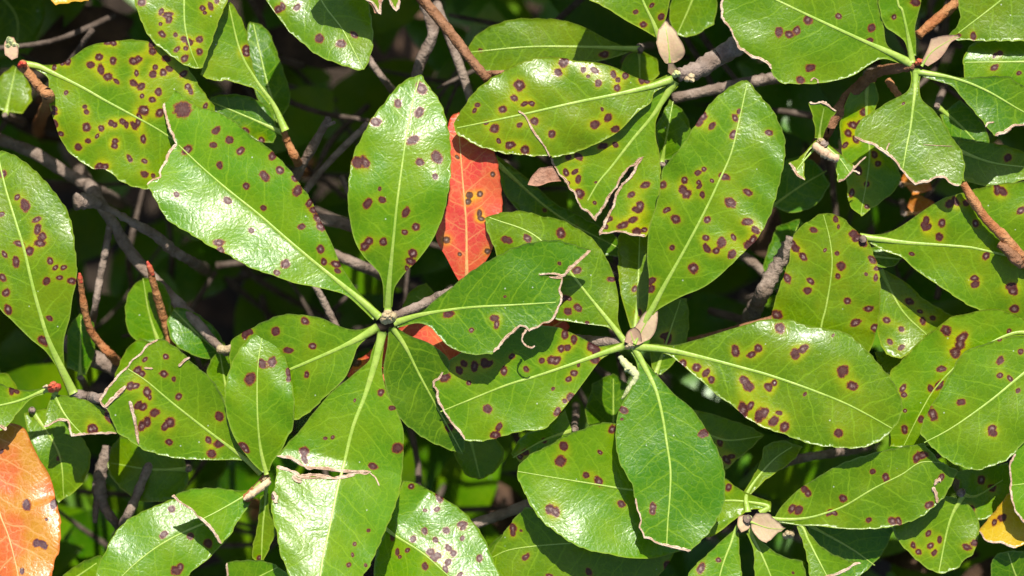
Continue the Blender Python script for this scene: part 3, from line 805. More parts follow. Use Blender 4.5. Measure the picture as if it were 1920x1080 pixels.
leaf('L', '1393,925 1410,895 1425,868 1432,835 1465,826 1505,838 1488,862 1462,882 1440,897 1420,915 1404,930', '1402,960 1400,928 1425,890 1455,858 1485,838', '', z=(-28, -50), mat='lime', mrw=4.5)
leaf('L', '1377,992 1360,1007 1330,1035 1297,1067 1280,1095 1320,1125 1365,1120 1390,1085 1386,1035 1386,1000', '1396,972 1380,992 1370,1020 1355,1060 1340,1118', '1314,1066,9 1347,1050,5', z=(-26, -4), mat='green', fold=(0.08, 0.08), mrw=4)
leaf('L', '1399,1000 1412,1035 1416,1080 1425,1125 1480,1130 1515,1095 1505,1052 1470,1045 1440,1024 1410,995', '1404,978 1408,1000 1428,1040 1445,1080 1460,1125', '1487,1074,3', z=(-26, -10), mat='green', mrw=4)
leaf('L', '1494,986 1507,1022 1515,1060 1520,1095 1552,1081 1590,1067 1615,1056 1582,1047 1547,1030 1525,1010 1508,985', '1440,975 1498,984 1515,1012 1532,1045 1550,1079', '', z=(-26, 6), fold=(0.1, 0.1), torn='1520,1095 1615,1056', mat='green', mrw=5)
leaf('L', '1408,975 1418,962 1440,963 1460,978 1474,990 1455,1003 1437,1018 1420,1008 1407,992', '1406,978 1440,990 1470,992', '', z=(-12, 16), fold=(0.2, 0.2), mat='young', name='young_leaf', h=5, mrw=2)
leaf('L', '1385,968 1396,966 1408,975 1404,990 1390,998 1383,985', '1402,975 1388,988', '', z=(-16, -2), fold=(0.2, 0.2), mat='young', name='young_leaf', h=5, nomid=True, teeth=False)
bud('L', 1402, 972, -18, 9, 5, 'budgreen')
bud('L', 1476, 1002, -34, 14, 4, 'budscale')

shoot('M', 1800, 925, -70, 'rounded leaf with paired brown spots beneath the long serrated leaf', lean=(30, -60), r=6)
leaf('M', '1800,935 1760,930 1700,945 1672,990 1685,1015 1715,1045 1740,1065 1765,1075 1795,1065 1810,1047 1825,1040 1834,1010 1835,980 1820,950', '1805,930 1780,980 1760,1074',
     '1741,1000,6 1762,1012,6 1712,1022,6 1722,1035,6 1745,1023,7 1752,1036,6 1813,1026,8 1827,1018,7', z=(-62, -56), mat='green', halo=0.9)
leaf('M', '1800,900 1775,888 1830,876 1890,868 1908,905 1885,948 1850,972 1820,973 1788,962', '1800,925 1830,930 1880,900', '1804,952,7 1822,955,7 1816,966,6 1840,900,8 1860,915,8', z=(-80, -90), mat='green', halo=0.8)
shoot('N', 1930, 940, -50, 'torn bright yellow leaf tip with two brown spots at the edge of the shrub', lean=(40, 30), r=5)
leaf('N', '1925,925 1891,925 1865,957 1850,977 1835,996 1850,1015 1880,1021 1905,1027 1930,1010 1945,960', '1940,945 1890,975 1842,998', '1879,971,8 1864,980,6', z=(-40, -30), mat='yellow', torn='1835,996 1905,1027', mrw=2.5, nomid=True, fold=(0.1, 0.1))
shoot('O', 1985, 900, -10, 'plain leaf with a pale dry rim overlapping the torn yellow leaf', lean=(40, 20), r=5)
leaf('O', '1985,840 1922,825 1902,850 1893,880 1895,930 1905,962 1922,985 1965,985 1990,930', '1985,900 1940,905 1897,910', '', z=(-5, 10), mat='green', torn='1902,850 1922,985', mrw=3.5)
shoot('Pp', 1930, 1130, -60, 'bluish glossy leaf tip below the torn yellow leaf', lean=(30, 20), r=5)
leaf('Pp', '1930,1125 1880,1120 1860,1090 1860,1050 1876,1036 1915,1033 1950,1045 1960,1100', '1930,1130 1905,1080 1890,1036', '', z=(-110, -66), arch=6, fold=(0.0, 0.0), roll=0.0, mat='deep')
shoot('Q', 1985, 110, -30, 'yellow-green leaf tip with a white sheen behind the broad green whorl', lean=(40, -40), r=5)
leaf('Q', '1985,78 1930,72 1840,76 1815,95 1807,115 1810,150 1852,158 1890,160 1950,178 1985,150', '1985,115 1900,116 1809,117', '1875,100,6 1865,104,5 1864,127,7 1911,137,5', z=(-12, -18), fold=(-0.05, -0.4), mat='lime', halo=0.8)

# ------------------------------------------------------------------ lower middle
shoot('S', 1290, 925, -40, 'two broad overlapping leaves, the upper one shining white along its lower edge', lean=(40, 60), r=6)
leaf('S', '1285,900 1240,840 1190,796 1155,792 1115,796 1080,809 1045,825 1025,837 997,851 975,870 969,885 972,902 982,922 995,950 1015,975 1042,997 1067,1015 1105,1032 1140,1039 1175,1045 1227,1045 1260,1037 1285,1030 1300,970', '1290,928 1230,922 1172,917 1110,907 1035,895 971,884',
     '1057,836,9 1051,864,11 1125,848,5 1099,891,7 1122,902,9 1165,945,7 1032,955,10 1042,960,9 1148,805,8', z=(-36, -10), arch=8, fold=(0.20, 0.0), droop=-0.07, halo=0.8, mrw=3.6)
leaf('S', '1270,1000 1230,1000 1130,985 1050,955 985,953 960,980 925,1030 920,1055 938,1090 990,1118 1100,1128 1200,1108 1240,1075 1262,1040', '1280,1010 1150,1014 1047,1020 960,1030 921,1046',
     '962,990,8 962,998,7 986,1044,7 1104,1072,7 1251,1062,9 977,995,3 1030,1080,6', z=(-70, -64), arch=8, fold=(0.12, 0.0), mat='green', halo=0.7, mrw=3.6)
shoot('U', 715, 980, -30, 'shiny leaf peppered with small grey lesions below the split leaf', lean=(-20, 60), r=6)
leaf('U', '722,985 745,930 757,902 780,906 817,925 865,957 895,990 915,1022 930,1060 937,1085 930,1112 860,1122 780,1108 700,1088 705,1040', '705,975 737,1002 792,1037 835,1075 880,1115',
     '797,957,4 819,955,6 796,996,7 824,932,9 867,983,8 868,990,6 837,995,7 867,1009,5 816,1012,6 774,1011,7 840,1027,7 850,1037,7 807,1035,8 813,1045,8 820,1042,8 840,1054,7 835,1067,7 899,1047,7 745,1035,6 764,1032,5 797,1062,7 771,912,6 736,1007,6 750,1044,4 862,1078,6', z=(-42, 8), fold=(0.05, -0.36), mat='green', halo=0.5, cen=0.9, mrw=3.6)

shoot('V', 500, 890, -34, 'small leafy shoot with a slim upright leaf, a torn-tip leaf and an orange stalk', lean=(-40, 90), r=6, mat='bark_red', lead=[(482, 915, -50), (462, 938, -70)])
leaf('V', '506,882 512,865 530,840 542,815 548,808 551,785 552,752 547,720 540,690 530,662 517,640 505,622 495,617 470,632 450,652 435,680 423,728 424,770 435,810 445,832 462,855 475,870 492,885', '500,890 490,850 484,800 482,740 484,680 494,619',
     '469,711,12 491,682,9 510,679,10 541,698,7 543,708,7 456,837,9 462,845,6', z=(-16, -10), arch=20, fold=(0.06, 0.06), droop=0.05, halo=0.3, mrw=3.4)
leaf('V', '467,869 450,863 400,862 337,860 287,848 250,831 225,816 217,803 210,785 200,767 184,751 200,733 215,715 237,687 265,660 277,645 296,634 312,640 340,660 362,680 387,702 407,725 422,755 427,790 438,815 455,845 475,868', '490,888 465,865 430,838 390,808 325,757 275,715 240,692',
     '272,674,5 311,669,6 307,701,8 326,711,5 258,694,8 266,701,7 245,724,8 253,724,8 276,735,9 281,745,5 335,744,7 259,760,8 269,763,8 290,774,9 266,799,9 276,792,9 310,799,9 319,792,10 411,781,9 317,829,7 391,825,7 411,832,9 397,850,9', z=(-38, 14), arch=8, fold=(0.06, 0.04), torn='200,767 296,634', strips=[('243,752 249,775 255,800 260,833', 3.2), ('196,764 215,745 236,724', 4.0), ('335,687 346,676 356,670', 3.0), ('270,690 287,691', 2.2)], halo=0.7, mrw=4.6)
leaf('V', '476,916 450,919 400,914 355,917 320,931 350,952 370,970 395,995 415,1020 435,1000 452,970 470,940 480,924', '490,905 470,922 450,935 415,955 378,974', '', z=(-30, 8), fold=(0.06, 0.06), torn='320,931 415,1020', mat='green', mrw=3.6)
leaf('V', '440,985 420,955 370,935 325,935 300,945 275,955 237,975 212,1005 197,1035 184,1062 182,1090 200,1120 260,1115 340,1088 362,1070 387,1050 407,1030 432,1005', '450,955 362,990 300,1022 250,1060 205,1105',
     '322,954,7 357,1005,7 390,1019,9 307,1002,8 330,1070,10 338,1064,8', z=(-86, -14), arch=4, fold=(0.05, -0.32), mat='green', halo=0.3, mrw=3.6)
leaf('V', '489,928 482,980 474,1040 490,1060 505,1030 518,990 506,960 504,924', '500,900 497,940 492,1000 490,1055', '486,1046,5', z=(-50, -70), mat='lime', torn='', mrw=4)
leaf('V', '425,1055 450,1050 480,1051 517,1060 545,1082 540,1120 470,1135 430,1105', '420,1120 470,1090 520,1064', '', z=(-44, -20), mat='green', torn='430,1105 425,1055')
bud('V', 498, 898, -26, 9, 5, 'budscale')
V_, F_ = px_tube([(505, 902, -18), (488, 915, -8), (470, 928, 0), (457, 937, 2)], [6, 8, 7, 2.5], 6, nseg=9, lump=0.18, seed=79)
mesh_obj('young_bud', V_, F_, M['downy'], SHOOTS['V'])

# ------------------------------------------------------------------ left edge
shoot('X', 135, 735, -20, 'long spotted leaf on a thick green stalk with a red bud and chewed lower leaves', lean=(70, 50), r=8, lead=[(165, 745, -30), (205, 752, -60)])
leaf('X', '140,728 122,700 120,675 120,645 125,615 132,585 137,555 143,520 144,495 140,462 136,430 125,395 107,367 85,340 62,315 37,295 15,285 -10,284 -40,300 -65,360 -65,450 -45,530 0,582 15,595 37,617 70,645 87,662 107,690 120,712 128,732', '138,738 112,684 90,635 75,587 61,536 45,468 30,418 10,352 -5,288',
     '5,326,8 32,370,6 47,385,11 2,402,6 69,412,7 70,430,9 79,444,9 75,456,9 36,457,8 55,471,9 9,477,6 30,491,9 94,489,7 104,502,6 119,502,6 112,521,6 87,527,8 135,527,8 5,521,8 12,549,8 15,580,9 93,597,6 81,639,10 -20,420,8', z=(-18, 0), arch=44, fold=(0.12, 0.05), droop=0.08, halo=0.7, mrw=6.5)
leaf('X', '85,726 50,732 17,727 0,720 -40,722 -60,770 -30,810 0,806 12,800 37,770 62,747 84,739', '110,735 85,732 40,750 0,760 -52,768', '22,733,7 31,734,6', z=(-20, -10), torn='', strips=[('0,798 6,802 12,806', 3.0)], mat='green', mrw=4.6)
leaf('X', '98,740 137,744 170,754 197,770 210,782 218,805 219,813 190,814 162,816 134,818 130,800 127,788 105,792 82,800 85,777 92,752', '100,738 120,775 140,800 156,815', '205,782,10 170,805,8 177,803,8', z=(-22, -4), torn='219,813 82,800', mat='green', mrw=3.4)
bud('X', 103, 727, -8, 14, 7, 'budred', tilt=(-6, -2))
bud('X', 84, 725, -6, 7, 3, 'budscale')

shoot('Z', -25, 860, -30, 'orange autumn leaf with dark spots at the edge of the shrub', lean=(-60, 40), r=6)
leaf('Z', '-25,845 0,800 20,793 45,803 58,830 72,857 90,887 102,920 105,940 112,960 115,985 112,1030 102,1055 96,1085 75,1120 20,1135 -40,1105 -60,1000 -45,900', '-30,850 -10,920 0,965 15,1003 30,1060 42,1125',
     '50,947,10 101,946,9 69,1018,8 80,1021,9 41,1071,6 87,974,3 2,847,5', z=(-50, 40), arch=-8, fold=(-0.1, -0.05), droop=0.03, mat='orange', halo=0.35, cen=0.1, mrw=3.4)

shoot('AA', 40, 118, -40, 'yellow-green leaf densely covered with small purple spots beside a cream bud', lean=(60, 160), r=7, mat='bark_red', lead=[(55, 140, -26), (75, 165, -32), (92, 185, -60)])
leaf('AA', '57,120 92,122 117,117 140,102 162,87 195,79 250,74 287,81 312,92 342,117 360,140 372,160 390,187 402,210 395,260 350,310 310,345 275,354 250,350 225,337 200,320 172,315 145,297 127,282 110,255 100,225 92,190 91,160 87,145 60,128', '42,120 70,124 95,135 150,162 200,190 250,217 300,245 350,280',
     '102,126,6 127,115,8 117,119,5 170,121,8 186,107,8 189,130,9 202,144,9 212,114,8 219,153,6 251,115,9 260,111,8 286,96,8 312,110,8 203,80,7 212,80,7 285,82,8 256,137,6 250,156,8 265,162,8 287,139,8 291,126,6 317,129,7 306,136,8 344,139,8 352,162,7 357,170,7 297,172,8 286,187,7 266,180,5 269,207,11 261,219,7 299,212,9 385,199,6 124,174,5 159,200,5 162,210,6 162,239,9 190,241,7 209,231,7 215,234,6 230,228,7 237,234,6 251,236,8 259,230,7 182,255,5 165,264,6 216,265,7 269,261,8 115,251,6 102,203,6 101,212,6 104,232,7 147,276,8 215,273,7 243,297,7 271,302,6 271,327,8 287,329,5 186,312,8 197,312,8',
     z=(-40, -72), arch=14, fold=(0.04, 0.04), droop=0.05, mat='lime', halo=1.0, cen=0.7, spotk=0.88, mrw=5.0)
bud('AA', 22, 92, -8, 15, 6, 'budgreen', tilt=(-4, -14))
bud('AA', 40, 120, -14, 11, 4, 'budred')
leaf('AA', '10,104 8,82 16,68 26,70 34,90 34,108 22,114', '24,112 22,72', '', z=(4, -4), fold=(0.2, 0.1), mat='young', name='young_leaf', h=5, nomid=True, teeth=False)

shoot('BB', 345, -80, -50, 'lime leaf hanging tip down behind the densely spotted leaf', lean=(0, -120), r=6)
leaf('BB', '345,-78 290,-60 258,-30 252,0 262,32 272,55 287,77 312,97 337,115 360,126 380,126 390,95 405,57 417,22 427,0 432,-35 400,-70', '345,-85 345,0 347,50 358,95 371,125',
     '266,4,8 302,22,6 314,28,8 317,36,8 301,45,4 304,64,7 329,65,5 347,74,8 355,80,7 374,74,7 332,92,6 348,91,5 374,97,7 395,12,7 380,16,6 407,1,6 346,110,8 384,24,4', z=(-60, -40), arch=10, fold=(0.08, 0.08), mat='lime', halo=0.85, cen=0.7)
shoot('CC', 530, 240, -90, 'sharply folded lime leaf on a thin orange-brown stalk', lean=(60, 80), r=6, mat='bark_red', lead=[(540, 268, -110), (556, 300, -140)])
leaf('CC', '512,192 490,160 478,140 472,120 467,100 460,57 447,25 432,2 415,5 400,60 385,110 375,140 397,150 425,150 450,158 480,168 505,196', '535,245 512,195 480,150 450,95 428,5', '461,92,8 462,100,7', z=(-86, -70), fold=(0.25, 0.05), mat='lime', h=8, mrw=5.5)
leaf('CC', '520,230 490,200 470,150 458,95 468,40 500,55 522,105 540,155 542,195', '532,245 505,170 475,45', '', z=(-200, -230), arch=16, fold=(0.1, 0.1), mat='deep', h=10)
leaf('CC', '520,250 512,268 480,264 435,238 390,200 395,182 425,176 470,182 508,205', '532,250 470,222 394,190', '', z=(-120, -128), fold=(0.0, -0.3), mat='deep', h=10, auto=3)
shoot('FF', 570, -80, 0, 'glossy serrated leaf with a cast shadow, hanging tip down', lean=(0, -120), r=6)
leaf('FF', '560,-75 520,-30 498,0 512,20 530,42 555,70 592,100 630,117 665,130 683,131 692,110 700,70 697,37 692,10 686,-10 660,-55 610,-80', '575,-85 590,-30 608,10 640,52 665,98 681,129',
     '522,17,8 530,12,7 557,14,7 599,72,9 639,82,9 664,65,7', z=(-50, 24), arch=4, fold=(0.1, 0.0), droop=0.05, mat='green', halo=0.6, mrw=3.0)
shoot('HH', 700, -150, 80, 'chewed leaf with a brown shrivelled tip', lean=(30, -120), r=6)
leaf('HH', '690,-150 620,-120 585,-80 600,-50 640,-30 670,-8 688,2 703,14 713,26 716,5 722,-4 731,4 743,18 750,4 756,-20 765,-90 730,-130', '700,-150 700,-80 715,0', '', z=(84, 78), fold=(0.05, 0.05), torn='670,-8 756,-20', mat='lime')
flap = leaf('HH', '686,0 700,-6 715,-4 713,14 710,26 702,24 698,12', '705,-4 706,24', '', z=(78, 74), fold=(0.2, 0.2), mat='young', name='dead_leaf_flap', nomid=True, teeth=False, h=5)
flap.data.materials[0] = M['dead']

# ------------------------------------------------------------------ red and orange leaves lower down
shoot('KK', 872, 570, -100, 'bright red-orange spotted leaf standing behind the whorl with the knobbly tan bud', lean=(0, 60), r=6)
leaf('KK', '872,545 858,522 835,482 817,445 830,410 840,370 845,295 838,250 845,222 860,210 875,222 895,250 925,283 935,315 940,352 941,395 930,420 922,465 905,495 885,525', '876,565 875,507 874,420 867,332 858,214',
     '857,294,6 924,327,7 900,364,8 880,366,9 877,378,9 899,400,9 902,410,8 837,450,10 862,477,6 914,471,9', z=(-62, -40), arch=18, fold=(0.05, 0.1), mat='red', halo=1.0, cen=0.8, spotk=0.68, mrw=4.0)
shoot('LL', 820, 720, -120, 'red leaf mostly hidden beneath the whorl with the knobbly tan bud', lean=(0, 60), r=6)
leaf('LL', '850,705 780,742 720,748 680,735 652,705 665,680 690,662 715,638 755,610 800,606 842,636 872,664', '870,690 780,675 665,695', '', z=(-74, -64), mat='red', h=9, auto=2)
leaf('LL', '1000,640 1005,612 1035,588 1058,592 1068,612 1052,632', '1005,632 1058,600', '', z=(-60, -66), mat='red', h=8)
# ------------------------------------------------------------------ leaves further back
def back(key, label, out, mid, z, mat='green', auto=0, spots='', **kw):
    m = pts(mid)
    shoot(key, m[0][0], m[0][1], z[0], label, lean=(rng.uniform(-60, 60), rng.uniform(-60, 60)), r=5, group=None)
    leaf(key, out, mid, spots, z=z, mat=mat, auto=auto, h=kw.pop('h', 10), **kw)


back('b1', 'dim leaf with a lit lower lobe behind the pinkish downy young leaf', '1195,93 1175,88 1150,78 1110,58 1060,40 990,35 930,45 890,70 875,95 890,130 930,142 1000,128 1080,120 1140,110', '1200,92 1100,88 990,88 880,98', (-160, -140), 'green', 2, arch=12, fold=(-0.1, 0.05))
back('b2', 'bright round leaf end beside the thick knobbly stem', '1300,-30 1262,-10 1255,25 1262,64 1300,67 1338,45 1345,5 1330,-25', '1310,-30 1290,20 1270,64', (-170, -180), 'green')
back('b3', 'small dim yellow-green leaf under the pinkish downy young leaf', '1200,92 1175,105 1163,130 1180,152 1215,156 1236,138 1232,110', '1198,88 1200,152', (-190, -200), 'lime')
back('b4', 'green rounded leaf behind the bare red-tipped twig', '300,640 262,645 240,622 234,580 246,540 270,520 300,528 318,560 318,610', '300,650 280,590 268,522', (-210, -190), 'green', fold=(0.1, 0.1))
back('b5', 'glossy whitish leaf with a yellow patch beyond the torn-tip leaf', '425,672 370,668 325,640 312,600 330,575 370,590 410,625', '430,675 375,630 325,580', (-200, -190), 'deep', arch=15, fold=(0.3, 0.0), roll=0.15)
back('b6', 'yellow leaf edge peeping out beside the torn-tip leaf', '292,645 262,632 236,655 215,712 225,740 270,700', '290,680 220,722', (-110, -120), 'lime')
back('b7', 'grey-green shiny leaf below the bare twig near the long spotted leaf', '125,690 128,620 150,588 175,605 178,660 160,705', '150,710 152,592', (-230, -220), 'deep', roll=0.3)
back('b8', 'small yellow-green leaf end close under the cream bud', '5,208 -20,185 -5,150 25,122 50,148 60,188 42,213', '10,215 30,126', (-320, -330), 'lime')
back('b9', 'shiny pair-lit leaf behind the orange autumn leaf', '45,775 100,762 158,828 169,868 150,912 110,942 85,892 58,830', '60,770 110,850 120,935', (-130, -120), 'green', 2, arch=16, fold=(0.1, 0.12), roll=0.15)
back('b10', 'dim olive leaf under the torn-tip leaf', '345,858 352,905 330,938 270,942 235,922 206,888 205,850 226,818 280,832', '355,880 280,880 208,868', (-210, -220), 'lime', arch=20)
back('b11', 'green leaf corner between two whorls above the shining broad leaf', '1070,800 1060,768 1030,795 985,815 958,850 974,866 1005,852 1050,832 1078,812', '1080,805 1020,825 962,858', (-70, -80), 'green', spots='985,848,7 975,856,6 1020,826,5')
back('b12', 'dark olive leaf in shadow below the leaf with the ragged brown margin', '850,850 875,822 925,815 945,845 932,880 903,898 874,890', '880,815 900,896', (-180, -190), 'lime')
back('b13', 'leaf with one brown lesion half shaded beside the silvery young leaf', '1222,690 1218,640 1226,585 1262,562 1288,560 1292,600 1286,640 1262,682 1238,702', '1228,705 1250,640 1276,562', (-110, -120), 'green', spots='1252,634,10 1246,630,7')
back('b14', 'mottled yellow leaf with many spots between the upright leaf and the twin-lesion leaf', '1645,500 1700,530 1735,562 1792,597 1760,622 1720,650 1690,672 1662,664 1646,620', '1648,500 1690,580 1740,630', (-110, -100), 'lime', spots='1705,565,8 1725,584,5 1730,602,7 1749,596,6 1662,600,7 1690,617,6 1690,652,6 1669,641,6', halo=1.1, fold=(0.2, 0.1))
back('b15', 'low spotted leaf below the yellow-veined leaf', '1300,768 1350,780 1400,798 1432,816 1408,842 1384,862 1362,880 1330,860', '1295,800 1360,825 1428,818', (-120, -130), 'lime', spots='1350,830,7 1362,862,8 1372,856,6', halo=1.0)
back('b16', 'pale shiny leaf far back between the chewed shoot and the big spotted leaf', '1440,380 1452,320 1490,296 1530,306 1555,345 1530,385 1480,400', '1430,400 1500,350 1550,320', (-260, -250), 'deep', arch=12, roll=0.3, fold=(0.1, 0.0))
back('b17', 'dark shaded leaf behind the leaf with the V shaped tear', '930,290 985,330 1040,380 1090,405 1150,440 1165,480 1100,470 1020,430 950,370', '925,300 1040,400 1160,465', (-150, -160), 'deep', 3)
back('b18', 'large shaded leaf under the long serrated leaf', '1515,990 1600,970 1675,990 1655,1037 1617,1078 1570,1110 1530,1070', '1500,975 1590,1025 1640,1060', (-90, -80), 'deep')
back('b19', 'green leaf under the broad chewed whorl beside the brown twig', '1795,262 1870,270 1930,288 1940,330 1885,347 1850,348 1806,340', '1790,280 1860,305 1938,315', (-90, -90), 'green', spots='1890,295,8')
back('b20', 'shiny small leaf below the plain whorl leaf', '1762,215 1800,188 1830,215 1852,250 1855,275 1812,290 1785,262', '1758,200 1800,235 1845,282', (-110, -110), 'deep', roll=0.3)
back('b21', 'pale sliver of leaf under the yellow-green stalk', '1630,465 1662,460 1692,482 1672,500 1640,500', '1625,480 1690,486', (-70, -66), 'deep', roll=0.3)
back('b22', 'blue-grey shiny leaf between two spotted shoots', '1228,240 1255,185 1285,215 1300,262 1270,300 1238,300', '1240,310 1262,190', (-130, -120), 'deep', arch=10, roll=0.3)
back('b23', 'yellow leaf sliver poking out below the orange autumn leaf', '105,1090 130,1068 160,1052 190,1040 200,1060 180,1100 130,1110', '110,1105 190,1050', (-70, -60), 'lime')
back('b24', 'yellowish leaf tip touching the red bud', '-20,735 -15,700 10,700 25,716 36,738 10,745', '-25,730 34,735', (-70, -60), 'lime')
back('b25', 'yellow leaf tip with a red rim among dark gaps', '92,-5 105,8 128,5 140,2 166,1 165,-45 130,-70 95,-45', '130,-75 128,0', (-60, -50), 'yellow')
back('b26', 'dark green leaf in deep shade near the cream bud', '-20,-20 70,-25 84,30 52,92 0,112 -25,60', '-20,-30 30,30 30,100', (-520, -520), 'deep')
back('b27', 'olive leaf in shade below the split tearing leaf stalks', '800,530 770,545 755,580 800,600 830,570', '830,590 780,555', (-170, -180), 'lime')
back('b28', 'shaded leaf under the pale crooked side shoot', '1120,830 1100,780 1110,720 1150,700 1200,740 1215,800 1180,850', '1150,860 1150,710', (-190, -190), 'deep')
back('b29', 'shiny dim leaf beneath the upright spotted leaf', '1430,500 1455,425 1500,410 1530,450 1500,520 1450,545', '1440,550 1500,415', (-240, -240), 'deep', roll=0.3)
back('b30', 'old orange leaf caught deep between the chewed broad leaf and the brown twig', '1700,385 1712,362 1740,372 1775,392 1762,412 1720,410', '1695,400 1770,398', (-330, -330), 'orange')
back('b31', 'old tan leaf caught deep below the chewed broad leaf', '1690,335 1700,315 1740,325 1745,355 1712,365', '1690,345 1742,345', (-320, -320), 'orange')
back('b32', 'green leaf tucked under the upright spotted leaf and the mottled leaf', '1640,660 1690,655 1720,690 1700,740 1655,720', '1640,700 1710,700', (-130, -130), 'green')
back('b33', 'dim leaf behind the slim upright leaf', '420,640 390,690 400,735 430,760 440,700', '430,765 410,650', (-150, -150), 'green')
back('b34', 'dark leaf below the shiny grey-peppered leaf edge', '900,1040 940,1000 985,1010 990,1070 940,1110', '890,1060 980,1040', (-230, -230), 'deep', 3)

# ------------------------------------------------------------------ bare twigs
twig([(914, 148, -6), (880, 108, -30), (845, 62, -60), (800, 8, -90), (760, -40, -120)], [9, 9, 10, 11, 11], 'glossy brown cut twig reaching over the gap to the spotted yellow-green leaf', 'bark_brown',
     side=[([(905, 138, -12), (925, 137, -8), (946, 135, -4)], [6, 5, 4])])
twig([(776, 160, -260), (790, 112, -240), (812, 62, -230), (798, 10, -240), (790, -40, -250)], 11, 'grey knotted twig behind the cut brown twig', 'bark')
twig([(884, 190, -240), (866, 135, -230), (842, 70, -230), (820, 10, -250)], 9, 'pinkish-brown straight twig below the cut brown twig', 'bark')
twig([(616, 222, -150), (588, 272, -190), (562, 318, -230), (545, 350, -260)], [7, 9, 9, 10], 'short pale forked dead twig in the dark gap', 'bark', side=[([(606, 238, -160), (620, 232, -150), (628, 229, -145)], [5, 4, 3])])
twig([(685, 100, -260), (705, 130, -260), (722, 152, -280)], 7, 'pale stub of twig under the glossy serrated leaf', 'bark')
twig([(690, 232, -300), (640, 280, -300), (590, 335, -310), (540, 405, -330)], 7, 'thin grey twig slanting through the dark gap beside the red-orange leaf', 'bark')
twig([(640, 330, -340), (665, 390, -350), (680, 430, -360)], 6, 'thin dim twig crossing behind the upright whorl leaf', 'bark')
twig([(590, 410, -330), (640, 418, -330), (700, 440, -340)], 12, 'blurred thick twig low between the two upper whorl leaves', 'bark')
twig([(560, 450, -350), (610, 470, -350), (680, 500, -360)], 11, 'blurred grey twig low beneath the glossy torn leaf', 'bark')
twig([(142, 378, -130), (175, 378, -150), (205, 392, -170), (250, 418, -180), (290, 440, -190), (325, 470, -230), (352, 486, -250)], [16, 12, 6, 8, 10, 10, 9], 'knobby twig with a rounded end and peeling pale bark', 'bark', rings=0.2)
twig([(-20, 255, -430), (60, 285, -430), (125, 325, -440), (170, 350, -450)], 13, 'thick blurred grey branch behind the densely spotted leaf', 'bark', name='branch')
twig([(206, 425, -220), (198, 470, -230), (188, 520, -240), (176, 590, -260)], 7, 'thin upright grey twig left of the red-tipped one', 'bark')
twig([(150, 520, -120), (157, 570, -140), (168, 615, -160), (188, 645, -180), (210, 668, -200)], [5, 7, 7, 8, 9], 'orange-brown bent twig with a small red tip beside the long spotted leaf', 'bark_red', tip=([(149, 512, -114), (150, 520, -118), (152, 530, -122)], [2, 5, 4], 'budred'))
twig([(280, 500, -130), (290, 540, -150), (303, 585, -180), (315, 625, -200), (322, 650, -220)], [5, 7, 8, 8, 9], 'orange-brown upright twig with a red and orange tip', 'bark_red', tip=([(276, 490, -122), (281, 502, -128), (287, 516, -134)], [2, 6, 5], 'budred'))
twig([(425, 662, -110), (400, 640, -150), (360, 595, -190), (310, 545, -220), (250, 480, -240), (200, 400, -250)], [6, 9, 11, 11, 12, 12], 'long grey-brown branch ending in a chewed tan bud beside the slim upright leaf', 'bark', name='branch', tip=([(412, 655, -110), (428, 655, -100), (436, 645, -95)], [9, 8, 3], 'budscale'))
twig([(115, 640, -260), (160, 665, -260), (215, 690, -270), (240, 710, -280)], 16, 'thick blurred grey branch under the long spotted leaf', 'bark', name='branch')
twig([(586, 528, -160), (604, 560, -170), (624, 600, -180), (640, 630, -200)], 7, 'pale straight twig beneath the glossy torn leaf stalk', 'bark')
twig([(203, 838, -230), (190, 880, -230), (186, 915, -230), (195, 950, -240), (220, 985, -250)], [11, 12, 15, 10, 8], 'pale forked twig in the gap beside the orange autumn leaf', 'bark', side=[([(186, 915, -230), (180, 950, -235), (178, 980, -240)], [9, 7, 5])])
twig([(292, 845, -210), (270, 895, -190), (252, 940, -170), (236, 972, -170)], 9, 'brown twig running under the shiny low leaf', 'bark')
twig([(885, 984, -210), (930, 968, -220), (985, 948, -230), (1030, 930, -240)], [11, 10, 11, 11], 'pinkish-brown blurred twig below the shining broad leaf', 'bark')
twig([(1290, 640, -170), (1350, 624, -170), (1440, 600, -180), (1500, 585, -190)], [7, 6, 6, 6], 'thin brown twig behind the yellow-veined leaf', 'bark_brown')
twig([(1486, 448, -150), (1468, 480, -160), (1448, 515, -170), (1425, 560, -190)], [12, 13, 14, 14], 'ridged grey-brown stem left of the upright spotted leaf', 'bark', rings=0.25)
twig([(1262, 185, -220), (1320, 172, -220), (1385, 158, -230), (1430, 150, -240)], 11, 'smooth grey branch under the thick knobbly stem', 'bark', name='branch')
twig([(1806, 344, 18), (1824, 375, 16), (1850, 412, 14), (1884, 446, 12), (1914, 482, 8), (1950, 520, -60)], [7, 9, 9, 10, 11, 11], 'cinnamon-brown bare twig lying across the broad spotted leaf', 'bark_red', tip=([(1872, 458, 14), (1890, 470, 18), (1906, 488, 20), (1916, 500, 12)], [7, 10, 11, 5], 'bark_brown'))
twig([(1722, 66, -60), (1752, 40, -70), (1790, 8, -80), (1840, -30, -100)], [9, 10, 10, 11], 'orange-tan twig behind the broad green whorl', 'bark_red')
twig([(1665, 150, -60), (1678, 170, -50), (1690, 186, -60), (1700, 210, -120)], [7, 7, 6, 6], 'stubby yellow-brown twig under the broad chewed leaf', 'bark_red')
twig([(1380, 470, -330), (1420, 500, -330), (1480, 560, -340)], 10, 'dim blurred twig beneath the big spotted leaf', 'bark')
twig([(1440, 880, -320), (1500, 860, -320), (1560, 850, -330)], 9, 'dim thin twig in the gap above the long serrated leaf', 'bark')

